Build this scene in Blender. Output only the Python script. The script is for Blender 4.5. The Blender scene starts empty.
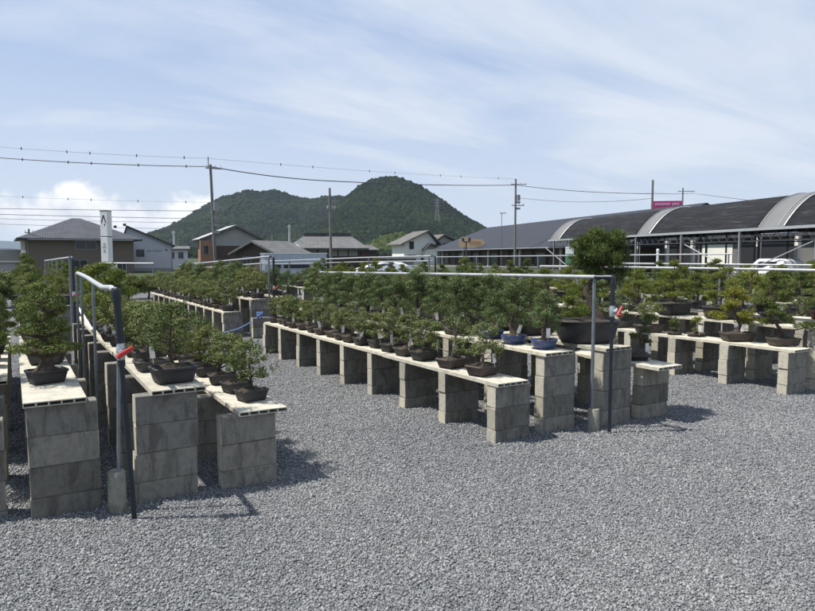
import bpy, bmesh, math, random
import numpy as np
from mathutils import Vector, noise as mnoise
PI = math.pi
R = math.radians
rnd = random.Random(7)
sc = bpy.context.scene
COL = sc.collection

# ------------------------------------------------------------------ camera
F_PX, HOR, CX, CY, YAW, EYE = 650.0, 256.0, 407.5, 305.5, R(31), 1.6
PITCH = math.atan((CY - HOR) / F_PX)
cam = bpy.data.cameras.new('camera')
cam.sensor_fit = 'HORIZONTAL'
cam.sensor_width = 36.0
cam.lens = 36.0 * F_PX / 815.0
cam.clip_start = 0.05
cam.clip_end = 30000
co = bpy.data.objects.new('camera', cam)
COL.objects.link(co)
co.location = (0, 0, EYE)
co.rotation_euler = (PI / 2 - PITCH, 0, -YAW)
sc.camera = co


def at(px, depth):
    """ground point seen in image column px at a forward distance depth"""
    lat = (px - CX) / F_PX * depth
    return (lat * math.cos(YAW) + depth * math.sin(YAW), -lat * math.sin(YAW) + depth * math.cos(YAW))


def zpix(py, depth):
    return EYE + (HOR - py) / F_PX * depth


def az(px):
    return YAW + math.atan((px - CX) / F_PX)


# ------------------------------------------------------------------ materials
def nodes_of(name):
    m = bpy.data.materials.new(name)
    m.use_nodes = True
    nt = m.node_tree
    nt.nodes.clear()
    out = nt.nodes.new('ShaderNodeOutputMaterial')
    return m, nt, out


def N(nt, typ, **kw):
    n = nt.nodes.new(typ)
    for k, v in kw.items():
        if k.startswith('i_'):
            key = k[2:]
            key = int(key) if key.isdigit() else key.replace('_', ' ')
            n.inputs[key].default_value = v
        else:
            setattr(n, k, v)
    return n


def ramp(nt, src, stops):
    r = nt.nodes.new('ShaderNodeValToRGB')
    e = r.color_ramp.elements
    while len(e) < len(stops):
        e.new(0.5)
    for el, (p, c) in zip(e, stops):
        el.position = p
        el.color = c if len(c) == 4 else (*c, 1)
    nt.links.new(src, r.inputs[0])
    return r.outputs[0]


def mix(nt, a, b, fac, mode='MIX'):
    m = nt.nodes.new('ShaderNodeMix')
    m.data_type = 'RGBA'
    m.blend_type = mode
    for sock, v in ((m.inputs[0], fac), (m.inputs[6], a), (m.inputs[7], b)):
        if hasattr(v, 'links'):
            nt.links.new(v, sock)
        elif sock == m.inputs[0]:
            sock.default_value = v
        else:
            sock.default_value = (*v, 1) if len(v) == 3 else v
    return m.outputs[2]


def coords(nt, per_object=True):
    tc = N(nt, 'ShaderNodeTexCoord')
    if not per_object:
        return tc.outputs['Object']
    oi = N(nt, 'ShaderNodeObjectInfo')
    mul = N(nt, 'ShaderNodeMath', operation='MULTIPLY', i_1=57.0)
    nt.links.new(oi.outputs['Random'], mul.inputs[0])
    add = N(nt, 'ShaderNodeVectorMath', operation='ADD')
    nt.links.new(tc.outputs['Object'], add.inputs[0])
    nt.links.new(mul.outputs[0], add.inputs[1])
    return add.outputs[0]


def noise(nt, vec, scale, detail=5, rough=0.6, dist=0.0):
    n = N(nt, 'ShaderNodeTexNoise', i_Scale=scale, i_Detail=detail, i_Roughness=rough, i_Distortion=dist)
    nt.links.new(vec, n.inputs['Vector'])
    return n.outputs[0]


def principled(nt, out, col, rough=0.7, metal=0.0, bump=None, bump_s=0.3, bump_d=0.01, spec=0.5):
    p = N(nt, 'ShaderNodeBsdfPrincipled', i_Roughness=rough, i_Metallic=metal)
    p.inputs['Specular IOR Level'].default_value = spec
    if hasattr(col, 'links'):
        nt.links.new(col, p.inputs['Base Color'])
    else:
        p.inputs['Base Color'].default_value = (*col, 1)
    if bump is not None:
        b = N(nt, 'ShaderNodeBump', i_Strength=bump_s, i_Distance=bump_d)
        nt.links.new(bump, b.inputs['Height'])
        nt.links.new(b.outputs[0], p.inputs['Normal'])
    nt.links.new(p.outputs[0], out.inputs['Surface'])
    return p


def plain(name, col, rough=0.6, metal=0.0, var=0.25, scale=6.0, spec=0.5, bump=0.0):
    """a colour with worn, mottled variation"""
    m, nt, out = nodes_of(name)
    v = coords(nt)
    n = noise(nt, v, scale, 6, 0.65)
    dark = tuple(c * (1 - var) for c in col)
    lite = tuple(min(1, c * (1 + var)) for c in col)
    c = ramp(nt, n, [(0.3, dark), (0.7, lite)])
    principled(nt, out, c, rough, metal, n if bump else None, bump, 0.01, spec)
    return m


def concrete(name, base, stain, scale=1.0, ends=None):
    m, nt, out = nodes_of(name)
    v = coords(nt)
    mpz = N(nt, 'ShaderNodeMapping')
    mpz.inputs['Scale'].default_value = (1.6, 1.6, 0.45)
    nt.links.new(v, mpz.inputs[0])
    big = noise(nt, mpz.outputs[0], 7 * scale, 7, 0.7, 0.8)
    mid = noise(nt, v, 22 * scale, 7, 0.7)
    fine = noise(nt, v, 180 * scale, 4, 0.7)
    c = ramp(nt, mid, [(0.3, tuple(x * 0.72 for x in base)), (0.5, base), (0.75, tuple(x * 1.2 for x in base))])
    sm = ramp(nt, big, [(0.48, (0, 0, 0)), (0.62, (0.9, 0.9, 0.9))])
    c = mix(nt, c, stain, sm)
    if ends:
        # short ends of every block coloured paler: stronger sunlight put into the colour
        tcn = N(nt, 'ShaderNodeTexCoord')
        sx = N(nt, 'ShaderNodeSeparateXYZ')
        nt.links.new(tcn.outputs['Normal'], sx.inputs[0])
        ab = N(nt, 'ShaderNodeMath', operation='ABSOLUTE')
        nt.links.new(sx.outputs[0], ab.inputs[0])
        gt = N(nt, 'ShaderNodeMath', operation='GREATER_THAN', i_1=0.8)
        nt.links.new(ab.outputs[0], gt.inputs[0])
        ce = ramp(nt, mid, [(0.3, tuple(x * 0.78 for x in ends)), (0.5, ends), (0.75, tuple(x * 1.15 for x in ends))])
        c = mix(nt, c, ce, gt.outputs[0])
    oi = N(nt, 'ShaderNodeObjectInfo')
    tint = ramp(nt, oi.outputs['Random'], [(0.0, (0.7, 0.69, 0.66)), (0.5, (1, 1, 1)), (1.0, (1.16, 1.13, 1.05))])
    c = mix(nt, c, tint, 1.0, 'MULTIPLY')
    sp = ramp(nt, fine, [(0.3, (0.72, 0.72, 0.72)), (0.55, (1, 1, 1))])
    c = mix(nt, c, sp, 0.8, 'MULTIPLY')
    h = N(nt, 'ShaderNodeMath', operation='ADD')
    nt.links.new(mid, h.inputs[0])
    nt.links.new(fine, h.inputs[1])
    principled(nt, out, c, 0.92, 0, h.outputs[0], 0.55, 0.006, 0.25)
    return m


def foliage(name, cols, trans=0.16):
    """leaves: colour varies per leaf, light passes through"""
    m, nt, out = nodes_of(name)
    g = N(nt, 'ShaderNodeNewGeometry')
    oi = N(nt, 'ShaderNodeObjectInfo')
    k = len(cols) - 1
    c = ramp(nt, g.outputs['Random Per Island'], [(i / k, cc) for i, cc in enumerate(cols)])
    tint = ramp(nt, oi.outputs['Random'], [(0, (0.78, 0.85, 0.8)), (0.5, (1, 1, 1)), (1, (1.22, 1.1, 0.95))])
    c = mix(nt, c, tint, 1.0, 'MULTIPLY')
    p = N(nt, 'ShaderNodeBsdfPrincipled', i_Roughness=0.65)
    p.inputs['Specular IOR Level'].default_value = 0.15
    nt.links.new(c, p.inputs['Base Color'])
    t = N(nt, 'ShaderNodeBsdfTranslucent')
    c2 = mix(nt, c, (1.3, 1.35, 0.6), 1.0, 'MULTIPLY')
    nt.links.new(c2, t.inputs['Color'])
    ms = N(nt, 'ShaderNodeMixShader', i_0=trans)
    nt.links.new(p.outputs[0], ms.inputs[1])
    nt.links.new(t.outputs[0], ms.inputs[2])
    nt.links.new(ms.outputs[0], out.inputs['Surface'])
    return m


M = {}
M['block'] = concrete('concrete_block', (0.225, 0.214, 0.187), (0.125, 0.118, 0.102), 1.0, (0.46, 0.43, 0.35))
M['board'] = concrete('cement_board', (0.54, 0.51, 0.42), (0.43, 0.4, 0.32), 0.8)
M['footing'] = concrete('footing_concrete', (0.3, 0.29, 0.24), (0.17, 0.17, 0.11))
M['pvc'] = plain('dark_pvc_pipe', (0.013, 0.018, 0.026), 0.4, 0, 0.2, 9)
M['galv'] = plain('galvanised_pipe', (0.48, 0.49, 0.48), 0.42, 0.55, 0.2, 14)
M['dullpipe'] = plain('grey_steel_post', (0.2, 0.22, 0.235), 0.5, 0.5, 0.2, 12)
M['red'] = plain('red_handle_paint', (0.45, 0.03, 0.03), 0.45, 0, 0.2, 20)
M['whitep'] = plain('white_plastic', (0.72, 0.71, 0.68), 0.5, 0, 0.08, 9)
M['brass'] = plain('valve_metal', (0.45, 0.5, 0.5), 0.35, 0.6, 0.2, 15)
M['rope'] = plain('blue_rope', (0.12, 0.2, 0.42), 0.8, 0, 0.2, 40)
M['soil'] = plain('potting_soil', (0.05, 0.042, 0.03), 0.95, 0, 0.6, 30, 0.2, 0.6)
M['bark'] = plain('bonsai_bark', (0.085, 0.065, 0.05), 0.9, 0, 0.5, 40, 0.2, 0.8)
M['palebark'] = plain('pale_bark', (0.25, 0.22, 0.18), 0.9, 0, 0.35, 40, 0.2, 0.8)
M['pot_brown'] = plain('unglazed_brown_pot', (0.062, 0.047, 0.038), 0.65, 0, 0.4, 14)
M['pot_black'] = plain('black_pot', (0.028, 0.027, 0.028), 0.6, 0, 0.4, 14)
M['pot_grey'] = plain('dark_grey_pot', (0.06, 0.058, 0.055), 0.6, 0, 0.3, 14)
M['pot_blue'] = plain('blue_glazed_pot', (0.03, 0.055, 0.15), 0.2, 0, 0.3, 10)
M['pot_red'] = plain('reddish_pot', (0.12, 0.045, 0.032), 0.55, 0, 0.25, 14)
M['leaf_broad'] = foliage('broadleaf_leaves', [(0.022, 0.034, 0.012), (0.075, 0.1, 0.032), (0.125, 0.155, 0.052), (0.175, 0.2, 0.08), (0.25, 0.265, 0.13)])
M['leaf_juni'] = foliage('juniper_leaves', [(0.014, 0.026, 0.01), (0.052, 0.083, 0.028), (0.095, 0.135, 0.046), (0.14, 0.178, 0.07), (0.22, 0.245, 0.115)], 0.1)
M['leaf_pine'] = foliage('pine_needles', [(0.026, 0.038, 0.01), (0.085, 0.12, 0.025), (0.145, 0.185, 0.038), (0.2, 0.23, 0.052), (0.28, 0.29, 0.09)], 0.15)
M['leaf_dpine'] = foliage('dark_pine_needles', [(0.018, 0.028, 0.009), (0.06, 0.088, 0.024), (0.105, 0.14, 0.038), (0.15, 0.18, 0.055), (0.22, 0.24, 0.09)], 0.13)
M['leaf_yellow'] = foliage('yellowish_pine_needles', [(0.05, 0.052, 0.012), (0.17, 0.175, 0.03), (0.27, 0.265, 0.045), (0.34, 0.32, 0.06)], 0.15)
M['leaf_moss'] = foliage('moss', [(0.06, 0.09, 0.02), (0.12, 0.15, 0.04)], 0.2)
M['wall_brown'] = plain('brown_house_wall', (0.15, 0.12, 0.095), 0.8, 0, 0.06, 1.2)
M['wall_white'] = plain('white_house_wall', (0.5, 0.5, 0.52), 0.8, 0, 0.06, 1.0)
M['wall_cream'] = plain('cream_wall', (0.72, 0.7, 0.62), 0.8, 0, 0.06, 1.0)
M['wall_grey'] = plain('grey_wall', (0.3, 0.3, 0.29), 0.8, 0, 0.08, 1.0)
M['wall_orange'] = plain('orange_brick_wall', (0.27, 0.15, 0.095), 0.85, 0, 0.12, 2.0)
M['wall_dbrown'] = plain('dark_timber_wall', (0.075, 0.05, 0.04), 0.8, 0, 0.15, 2.0)
M['wall_store'] = plain('storehouse_wall', (0.15, 0.145, 0.135), 0.85, 0, 0.15, 0.8)
M['wall_blue'] = plain('pale_blue_wall', (0.42, 0.45, 0.5), 0.7, 0, 0.06, 1.0)
M['glass'] = plain('window_glass', (0.03, 0.035, 0.04), 0.08, 0, 0.2, 0.5)
M['frame'] = plain('window_frame', (0.25, 0.25, 0.25), 0.5, 0.3, 0.1, 4)
M['dark'] = plain('dark_steel', (0.05, 0.055, 0.06), 0.5, 0.3, 0.2, 5)
M['black'] = plain('black_marking', (0.02, 0.02, 0.022), 0.6, 0, 0.1, 5)
M['pole'] = plain('pole_concrete', (0.16, 0.15, 0.14), 0.85, 0, 0.15, 2)
M['wire'] = plain('cable_sheath', (0.06, 0.065, 0.075), 0.6, 0, 0.1, 1)
M['magenta'] = plain('magenta_sign_paint', (0.42, 0.03, 0.17), 0.5, 0, 0.06, 1)
M['tan'] = plain('tan_sign_wood', (0.6, 0.42, 0.23), 0.6, 0, 0.12, 1.5)
M['rust'] = plain('rusty_orange', (0.4, 0.15, 0.05), 0.7, 0, 0.15, 3)
M['green_sign'] = plain('green_sign_paint', (0.08, 0.22, 0.13), 0.5, 0, 0.1, 3)
M['clear_sheet'] = plain('translucent_roof_sheet', (0.16, 0.162, 0.16), 0.75, 0, 0.1, 0.6, 0.15)
M['redpost'] = plain('red_brown_post', (0.22, 0.07, 0.045), 0.7, 0, 0.15, 2)
M['carwhite'] = plain('white_car_paint', (0.78, 0.78, 0.78), 0.18, 0, 0.03, 1)
M['tyre'] = plain('tyre_rubber', (0.02, 0.02, 0.02), 0.8, 0, 0.2, 6)
M['trunkbark'] = plain('tree_bark', (0.09, 0.07, 0.055), 0.9, 0, 0.4, 6, 0.2, 0.6)


def tile_roof(name, col, sx=3.2, var=0.3):
    """rows of roof tiles or sheet seams running down the slope"""
    m, nt, out = nodes_of(name)
    v = coords(nt, False)
    sep = N(nt, 'ShaderNodeSeparateXYZ')
    nt.links.new(v, sep.inputs[0])
    w = N(nt, 'ShaderNodeMath', operation='MULTIPLY', i_1=sx * 2 * PI)
    nt.links.new(sep.outputs[0], w.inputs[0])
    s = N(nt, 'ShaderNodeMath', operation='SINE')
    nt.links.new(w.outputs[0], s.inputs[0])
    n = noise(nt, v, 1.3, 7, 0.7)
    c = ramp(nt, n, [(0.3, tuple(x * (1 - var) for x in col)), (0.7, tuple(x * (1 + var) for x in col))])
    principled(nt, out, c, 0.6, 0, s.outputs[0], 0.35, 0.015, 0.3)
    return m


M['roof_slate'] = tile_roof('grey_slate_roof', (0.06, 0.062, 0.07), 5.0)
M['roof_tile'] = tile_roof('weathered_tile_roof', (0.115, 0.113, 0.107), 2.5, 0.35)
M['roof_pale'] = tile_roof('pale_sheet_roof', (0.38, 0.38, 0.38), 2.0, 0.15)
M['roof_metal'] = tile_roof('dark_metal_roof', (0.026, 0.028, 0.036), 1.6, 0.12)
M['roof_brown'] = tile_roof('brown_tile_roof', (0.12, 0.11, 0.097), 2.5, 0.3)


def shade_net():
    m, nt, out = nodes_of('black_shade_net')
    v = coords(nt, False)
    mp = N(nt, 'ShaderNodeMapping')
    mp.inputs['Scale'].default_value = (3.0, 0.25, 3.0)
    nt.links.new(v, mp.inputs[0])
    n = noise(nt, mp.outputs[0], 2.2, 6, 0.7, 0.5)
    c = ramp(nt, n, [(0.35, (0.014, 0.0145, 0.016)), (0.58, (0.026, 0.0265, 0.029)), (0.76, (0.09, 0.09, 0.093))])
    principled(nt, out, c, 0.85, 0, n, 0.4, 0.05, 0.1)
    return m


M['net'] = shade_net()


def gravel_ground():
    m, nt, out = nodes_of('gravel_bed')
    tc = N(nt, 'ShaderNodeTexCoord')
    v = tc.outputs['Object']
    vo = N(nt, 'ShaderNodeTexVoronoi', i_Scale=62.0, i_Randomness=1.0)
    nt.links.new(v, vo.inputs['Vector'])
    sep = N(nt, 'ShaderNodeSeparateColor')
    nt.links.new(vo.outputs['Color'], sep.inputs[0])
    c = ramp(nt, sep.outputs[0], [(0.0, (0.115, 0.118, 0.12)), (0.5, (0.2, 0.203, 0.204)), (0.85, (0.28, 0.282, 0.281)), (1.0, (0.39, 0.389, 0.383))])
    big = noise(nt, v, 0.7, 5, 0.6)
    t = ramp(nt, big, [(0.3, (0.88, 0.88, 0.9)), (0.7, (1.08, 1.07, 1.04))])
    c = mix(nt, c, t, 1.0, 'MULTIPLY')
    inv = N(nt, 'ShaderNodeMath', operation='MULTIPLY_ADD', i_1=-1.0, i_2=1.0)
    nt.links.new(vo.outputs['Distance'], inv.inputs[0])
    tilt = N(nt, 'ShaderNodeMath', operation='ADD')
    nt.links.new(inv.outputs[0], tilt.inputs[0])
    nt.links.new(sep.outputs[1], tilt.inputs[1])
    principled(nt, out, c, 0.85, 0, tilt.outputs[0], 1.0, 0.025, 0.3)
    return m


def gravel_stone():
    m, nt, out = nodes_of('gravel_stone')
    g = N(nt, 'ShaderNodeNewGeometry')
    c = ramp(nt, g.outputs['Random Per Island'], [(0.0, (0.125, 0.128, 0.131)), (0.45, (0.212, 0.216, 0.219)), (0.9, (0.295, 0.298, 0.298)), (1.0, (0.38, 0.379, 0.373))])
    tc = N(nt, 'ShaderNodeTexCoord')
    n = noise(nt, tc.outputs['Object'], 90, 3, 0.6)
    t = ramp(nt, n, [(0.3, (0.8, 0.8, 0.8)), (0.7, (1.15, 1.15, 1.15))])
    c = mix(nt, c, t, 1.0, 'MULTIPLY')
    big = noise(nt, tc.outputs['Object'], 0.8, 5, 0.6)
    t = ramp(nt, big, [(0.32, (0.84, 0.85, 0.87)), (0.68, (1.1, 1.09, 1.06))])
    c = mix(nt, c, t, 1.0, 'MULTIPLY')
    principled(nt, out, c, 0.75, 0, None, 0, 0, 0.35)
    return m


M['gravel_bed'] = gravel_ground()
M['gravel_stone'] = gravel_stone()


def field():
    m, nt, out = nodes_of('distant_ground')
    tc = N(nt, 'ShaderNodeTexCoord')
    n = noise(nt, tc.outputs['Object'], 0.03, 8, 0.7)
    c = ramp(nt, n, [(0.35, (0.035, 0.05, 0.022)), (0.55, (0.055, 0.065, 0.035)), (0.7, (0.085, 0.085, 0.07))])
    principled(nt, out, c, 0.95, 0, None, 0, 0, 0.2)
    return m


M['field'] = field()


def hill_soil():
    m, nt, out = nodes_of('hill_forest_floor')
    tc = N(nt, 'ShaderNodeTexCoord')
    n = noise(nt, tc.outputs['Object'], 0.02, 8, 0.7)
    c = ramp(nt, n, [(0.35, (0.006, 0.012, 0.006)), (0.65, (0.013, 0.021, 0.01))])
    principled(nt, out, c, 0.95, 0, n, 1.0, 4.0, 0.1)
    return m


M['hill'] = hill_soil()


def forest_mat(name, cols):
    m, nt, out = nodes_of(name)
    g = N(nt, 'ShaderNodeNewGeometry')
    k = len(cols) - 1
    c = ramp(nt, g.outputs['Random Per Island'], [(i / k, cc) for i, cc in enumerate(cols)])
    tc = N(nt, 'ShaderNodeTexCoord')
    n = noise(nt, tc.outputs['Object'], 0.012, 5, 0.65)
    t = ramp(nt, n, [(0.38, (0.5, 0.6, 0.6)), (0.62, (1.5, 1.4, 1.0))])
    c = mix(nt, c, t, 1.0, 'MULTIPLY')
    n2 = noise(nt, tc.outputs['Object'], 0.7, 4, 0.7)
    principled(nt, out, c, 0.9, 0, n2, 1.0, 1.5, 0.1)
    return m


M['forest'] = forest_mat('forest_canopy', [(0.005, 0.0115, 0.0055), (0.009, 0.018, 0.008), (0.014, 0.025, 0.0105), (0.024, 0.036, 0.014)])
M['bamboo'] = forest_mat('bamboo_canopy', [(0.05, 0.07, 0.02), (0.08, 0.1, 0.028)])

# ------------------------------------------------------------------ mesh helpers


def fast_mesh(name, verts, faces, mat=None, smooth=False):
    verts = np.asarray(verts, dtype=np.float32)
    faces = np.asarray(faces, dtype=np.int32)
    k = faces.shape[1]
    me = bpy.data.meshes.new(name)
    me.vertices.add(len(verts))
    me.vertices.foreach_set('co', verts.ravel())
    me.loops.add(faces.size)
    me.loops.foreach_set('vertex_index', faces.ravel())
    me.polygons.add(len(faces))
    me.polygons.foreach_set('loop_start', np.arange(0, faces.size, k, dtype=np.int32))
    me.polygons.foreach_set('loop_total', np.full(len(faces), k, dtype=np.int32))
    if smooth:
        me.polygons.foreach_set('use_smooth', np.ones(len(faces), dtype=bool))
    me.update(calc_edges=True)
    if mat:
        me.materials.append(mat)
    return me


class MB:
    def __init__(self):
        self.v, self.f, self.s = [], [], []

    def add(self, vs, fs, smooth=False):
        o = len(self.v)
        self.v += [tuple(p) for p in vs]
        self.f += [tuple(i + o for i in f) for f in fs]
        self.s += [smooth] * len(fs)
        return self

    def box(self, x0, x1, y0, y1, z0, z1):
        vs = [(x0, y0, z0), (x1, y0, z0), (x1, y1, z0), (x0, y1, z0), (x0, y0, z1), (x1, y0, z1), (x1, y1, z1), (x0, y1, z1)]
        return self.add(vs, [(0, 3, 2, 1), (4, 5, 6, 7), (0, 1, 5, 4), (1, 2, 6, 5), (2, 3, 7, 6), (3, 0, 4, 7)])

    def tube(self, pts, rad, n=8, caps=True):
        pts = [Vector(p) for p in pts]
        if not hasattr(rad, '__len__'):
            rad = [rad] * len(pts)
        vs, fs = [], []
        ref = Vector((0.31, 0.95, 0.11)).normalized()
        for i, p in enumerate(pts):
            t = (pts[min(i + 1, len(pts) - 1)] - pts[max(i - 1, 0)]).normalized()
            a = t.cross(ref)
            if a.length < 0.05:
                a = t.cross(Vector((1, 0, 0)))
            a.normalize()
            b = t.cross(a)
            for k in range(n):
                q = 2 * PI * k / n
                vs.append(p + (a * math.cos(q) + b * math.sin(q)) * rad[i])
        for i in range(len(pts) - 1):
            for k in range(n):
                k2 = (k + 1) % n
                fs.append((i * n + k, i * n + k2, (i + 1) * n + k2, (i + 1) * n + k))
        self.add(vs, fs, True)
        if caps:
            o = len(vs) - n
            self.add(vs[:n], [tuple(range(n))[::-1]])
            self.add(vs[o:], [tuple(range(n))])
        return self

    def rings(self, rings, cap0=True, cap1=True, smooth=True):
        n = len(rings[0])
        vs = [p for r in rings for p in r]
        fs = []
        for i in range(len(rings) - 1):
            for k in range(n):
                k2 = (k + 1) % n
                fs.append((i * n + k, i * n + k2, (i + 1) * n + k2, (i + 1) * n + k))
        self.add(vs, fs, smooth)
        if cap0:
            self.add(rings[0], [tuple(range(n))[::-1]])
        if cap1:
            self.add(rings[-1], [tuple(range(n))])
        return self

    def prism(self, poly, y0, y1):
        """poly in the x-z plane, extruded along y"""
        n = len(poly)
        vs = [(x, y0, z) for x, z in poly] + [(x, y1, z) for x, z in poly]
        fs = [tuple(range(n)), tuple(range(2 * n - 1, n - 1, -1))]
        fs += [(i, i + n, (i + 1) % n + n, (i + 1) % n) for i in range(n)]
        return self.add(vs, fs)

    def mesh(self, name, mat, bevel=0.0):
        me = bpy.data.meshes.new(name)
        me.from_pydata(self.v, [], self.f)
        me.polygons.foreach_set('use_smooth', self.s)
        bm = bmesh.new()
        bm.from_mesh(me)
        bmesh.ops.recalc_face_normals(bm, faces=bm.faces)
        if bevel:
            bmesh.ops.bevel(bm, geom=list(bm.edges), offset=bevel, segments=1, affect='EDGES', clamp_overlap=True)
        bm.to_mesh(me)
        bm.free()
        me.update()
        if mat:
            me.materials.append(mat)
        return me

    def build(self, name, mat, parent=None, bevel=0.0):
        return link(name, self.mesh(name, mat, bevel), parent)


def link(name, data, parent=None, loc=None, rot=None, scale=None):
    o = bpy.data.objects.new(name, data)
    COL.objects.link(o)
    if parent:
        o.parent = parent
    if loc is not None:
        o.location = loc
    if rot is not None:
        o.rotation_euler = rot
    if scale is not None:
        o.scale = scale
    return o


def thing(name, label, cat, loc=(0, 0, 0), rz=0.0, group=None):
    o = link(name, None, None, loc, (0, 0, rz))
    o.empty_display_size = 0.1
    return tag(o, label, cat, group)


def tag(o, label, cat, group=None, kind=None):
    o['label'] = label
    o['category'] = cat
    if group:
        o['group'] = group
    if kind:
        o['kind'] = kind
    return o


ORD = ('first second third fourth fifth sixth seventh eighth ninth tenth eleventh twelfth thirteenth fourteenth fifteenth sixteenth '
       'seventeenth eighteenth nineteenth twentieth').split() + ['twenty-' + w for w in 'first second third fourth fifth sixth seventh eighth ninth'.split()] + ['thirtieth'] + ['thirty-' + w for w in 'first second third fourth fifth sixth seventh eighth ninth'.split()] + ['fortieth'] + ['forty-' + w for w in 'first second third fourth fifth'.split()]

# ------------------------------------------------------------------ setting
g = MB().add([(-12000, -12000, -0.02), (12000, -12000, -0.02), (12000, 12000, -0.02), (-12000, 12000, -0.02)], [(0, 1, 2, 3)]).build('ground', M['field'])
g['kind'] = 'structure'
g = MB().add([(-30, -12, 0), (40, -12, 0), (40, 38, 0), (-30, 38, 0)], [(0, 1, 2, 3)]).build('gravel_yard', M['gravel_bed'])
g['kind'] = 'structure'


def make_gravel():
    rng = np.random.default_rng(3)
    pts = []
    # density falls off with distance from the spot the yard is seen from
    for d0, d1, dens, s0, s1 in ((1.9, 4.5, 9500, 0.0045, 0.0108), (4.5, 7.5, 5200, 0.005, 0.012), (7.5, 12.5, 1500, 0.006, 0.014)):
        area = (d1 * d1 - d0 * d0) * 0.5 * (R(76))
        n = int(area * dens)
        d = np.sqrt(rng.uniform(d0 * d0, d1 * d1, n))
        a = YAW + rng.uniform(-R(38), R(38), n)
        s = s0 + (s1 - s0) * rng.random(n) ** 1.8
        pts.append(np.stack([d * np.sin(a), d * np.cos(a), s], 1))
    P = np.concatenate(pts)
    n = len(P)
    # angular chips: jittered boxes with the corners pulled in at random
    base = np.array([(-1, -1, -1), (1, -1, -1), (1, 1, -1), (-1, 1, -1), (-1, -1, 1), (1, -1, 1), (1, 1, 1), (-1, 1, 1)], float)
    V = base[None] * rng.uniform(0.25, 1.0, (n, 8, 3))
    V *= np.stack([rng.uniform(0.75, 1.25, n), rng.uniform(0.55, 0.95, n), rng.uniform(0.35, 0.7, n)], 1)[:, None, :]
    # random rotation
    q = rng.normal(size=(n, 4))
    q[:, 1:3] *= 0.55
    q /= np.linalg.norm(q, axis=1)[:, None]
    w, x, y, z = q.T
    Rm = np.stack([1 - 2 * (y * y + z * z), 2 * (x * y - z * w), 2 * (x * z + y * w), 2 * (x * y + z * w), 1 - 2 * (x * x + z * z), 2 * (y * z - x * w),
                   2 * (x * z - y * w), 2 * (y * z + x * w), 1 - 2 * (x * x + y * y)], 1).reshape(n, 3, 3)
    V = np.einsum('nij,nkj->nki', Rm, V) * P[:, 2][:, None, None]
    V[:, :, 0] += P[:, 0][:, None]
    V[:, :, 1] += P[:, 1][:, None]
    V[:, :, 2] += (P[:, 2] * rng.uniform(0.0, 0.6, n))[:, None]
    f = np.array([(0, 3, 2, 1), (4, 5, 6, 7), (0, 1, 5, 4), (1, 2, 6, 5), (2, 3, 7, 6), (3, 0, 4, 7)])
    Fc = (f[None] + (np.arange(n) * 8)[:, None, None]).reshape(-1, 4)
    o = link('gravel', fast_mesh('gravel', V.reshape(-1, 3), Fc, M['gravel_stone']))
    tag(o, 'loose angular grey crushed stone covering the yard between the benches', 'gravel', None, 'stuff')


make_gravel()

# ------------------------------------------------------------------ benches
BLK = []
for v in range(4):
    r4 = random.Random(40 + v)
    mb = MB().box(-0.195, 0.195, -0.06, 0.06, -0.0945, 0.0945)
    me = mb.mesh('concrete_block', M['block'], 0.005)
    for vert in me.vertices:
        vert.co += Vector([r4.uniform(-0.0022, 0.0022) for _ in range(3)])
    BLK.append(me)


def board_mesh():
    m = MB()
    w, L, h = 0.17, 2.0, 0.031
    m.box(-w, w, 0, L, h - 0.007, h)
    m.box(-w, w, 0, L, 0, 0.005)
    xs = np.linspace(-w, w, 6)
    for i, x in enumerate(xs):
        a = max(-w, x - 0.005)
        b = min(w, x + 0.005)
        m.box(a, b, 0, L, 0.0051, h - 0.0071)
    return m.mesh('shelf_board', M['board'])


BOARD = board_mesh()


def pillar(x, y, top, label, group):
    t = thing('block_pillar', label, 'block pillar', (x, y, 0), rnd.uniform(-0.02, 0.02), group)
    t['kind'] = 'thing'
    z = top
    while z > 0.02:
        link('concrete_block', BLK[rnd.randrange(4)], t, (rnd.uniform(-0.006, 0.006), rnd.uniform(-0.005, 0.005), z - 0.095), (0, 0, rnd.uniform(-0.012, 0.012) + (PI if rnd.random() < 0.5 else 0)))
        z -= 0.19
    return t


def board(x, y, top, label, group):
    o = link('shelf_board', BOARD, None, (x, y, top), (rnd.uniform(-0.002, 0.002), 0, rnd.uniform(-0.008, 0.008)))
    return tag(o, label, 'shelf board', group)


ROWS = {}   # key -> (x centre of the boards, board top, first y, last y, phrase)


def bench_row(key, phrase, px, bx, top, y0, y1, spacing=0.745, by=None, skip=()):
    i = 0
    y = y0 + 0.06
    grp = 'block pillars under the bench boards'
    while y < y1 + 0.1:
        if i not in skip:
            pillar(px, y, top, '%s concrete block pillar from near end, %s' % (ORD[i], phrase), grp)
        i += 1
        y += spacing
    b = by if by is not None else y0 - 0.04
    k = 0
    while b < y1 - 0.3:
        board(bx, b, top + 0.001, 'pale hollow shelf board, %s from near end, %s' % (ORD[k], phrase), 'shelf boards on the block pillars')
        k += 1
        b += 2.012
    ROWS[key] = (bx, top + 0.033, y0, b, phrase)


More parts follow.
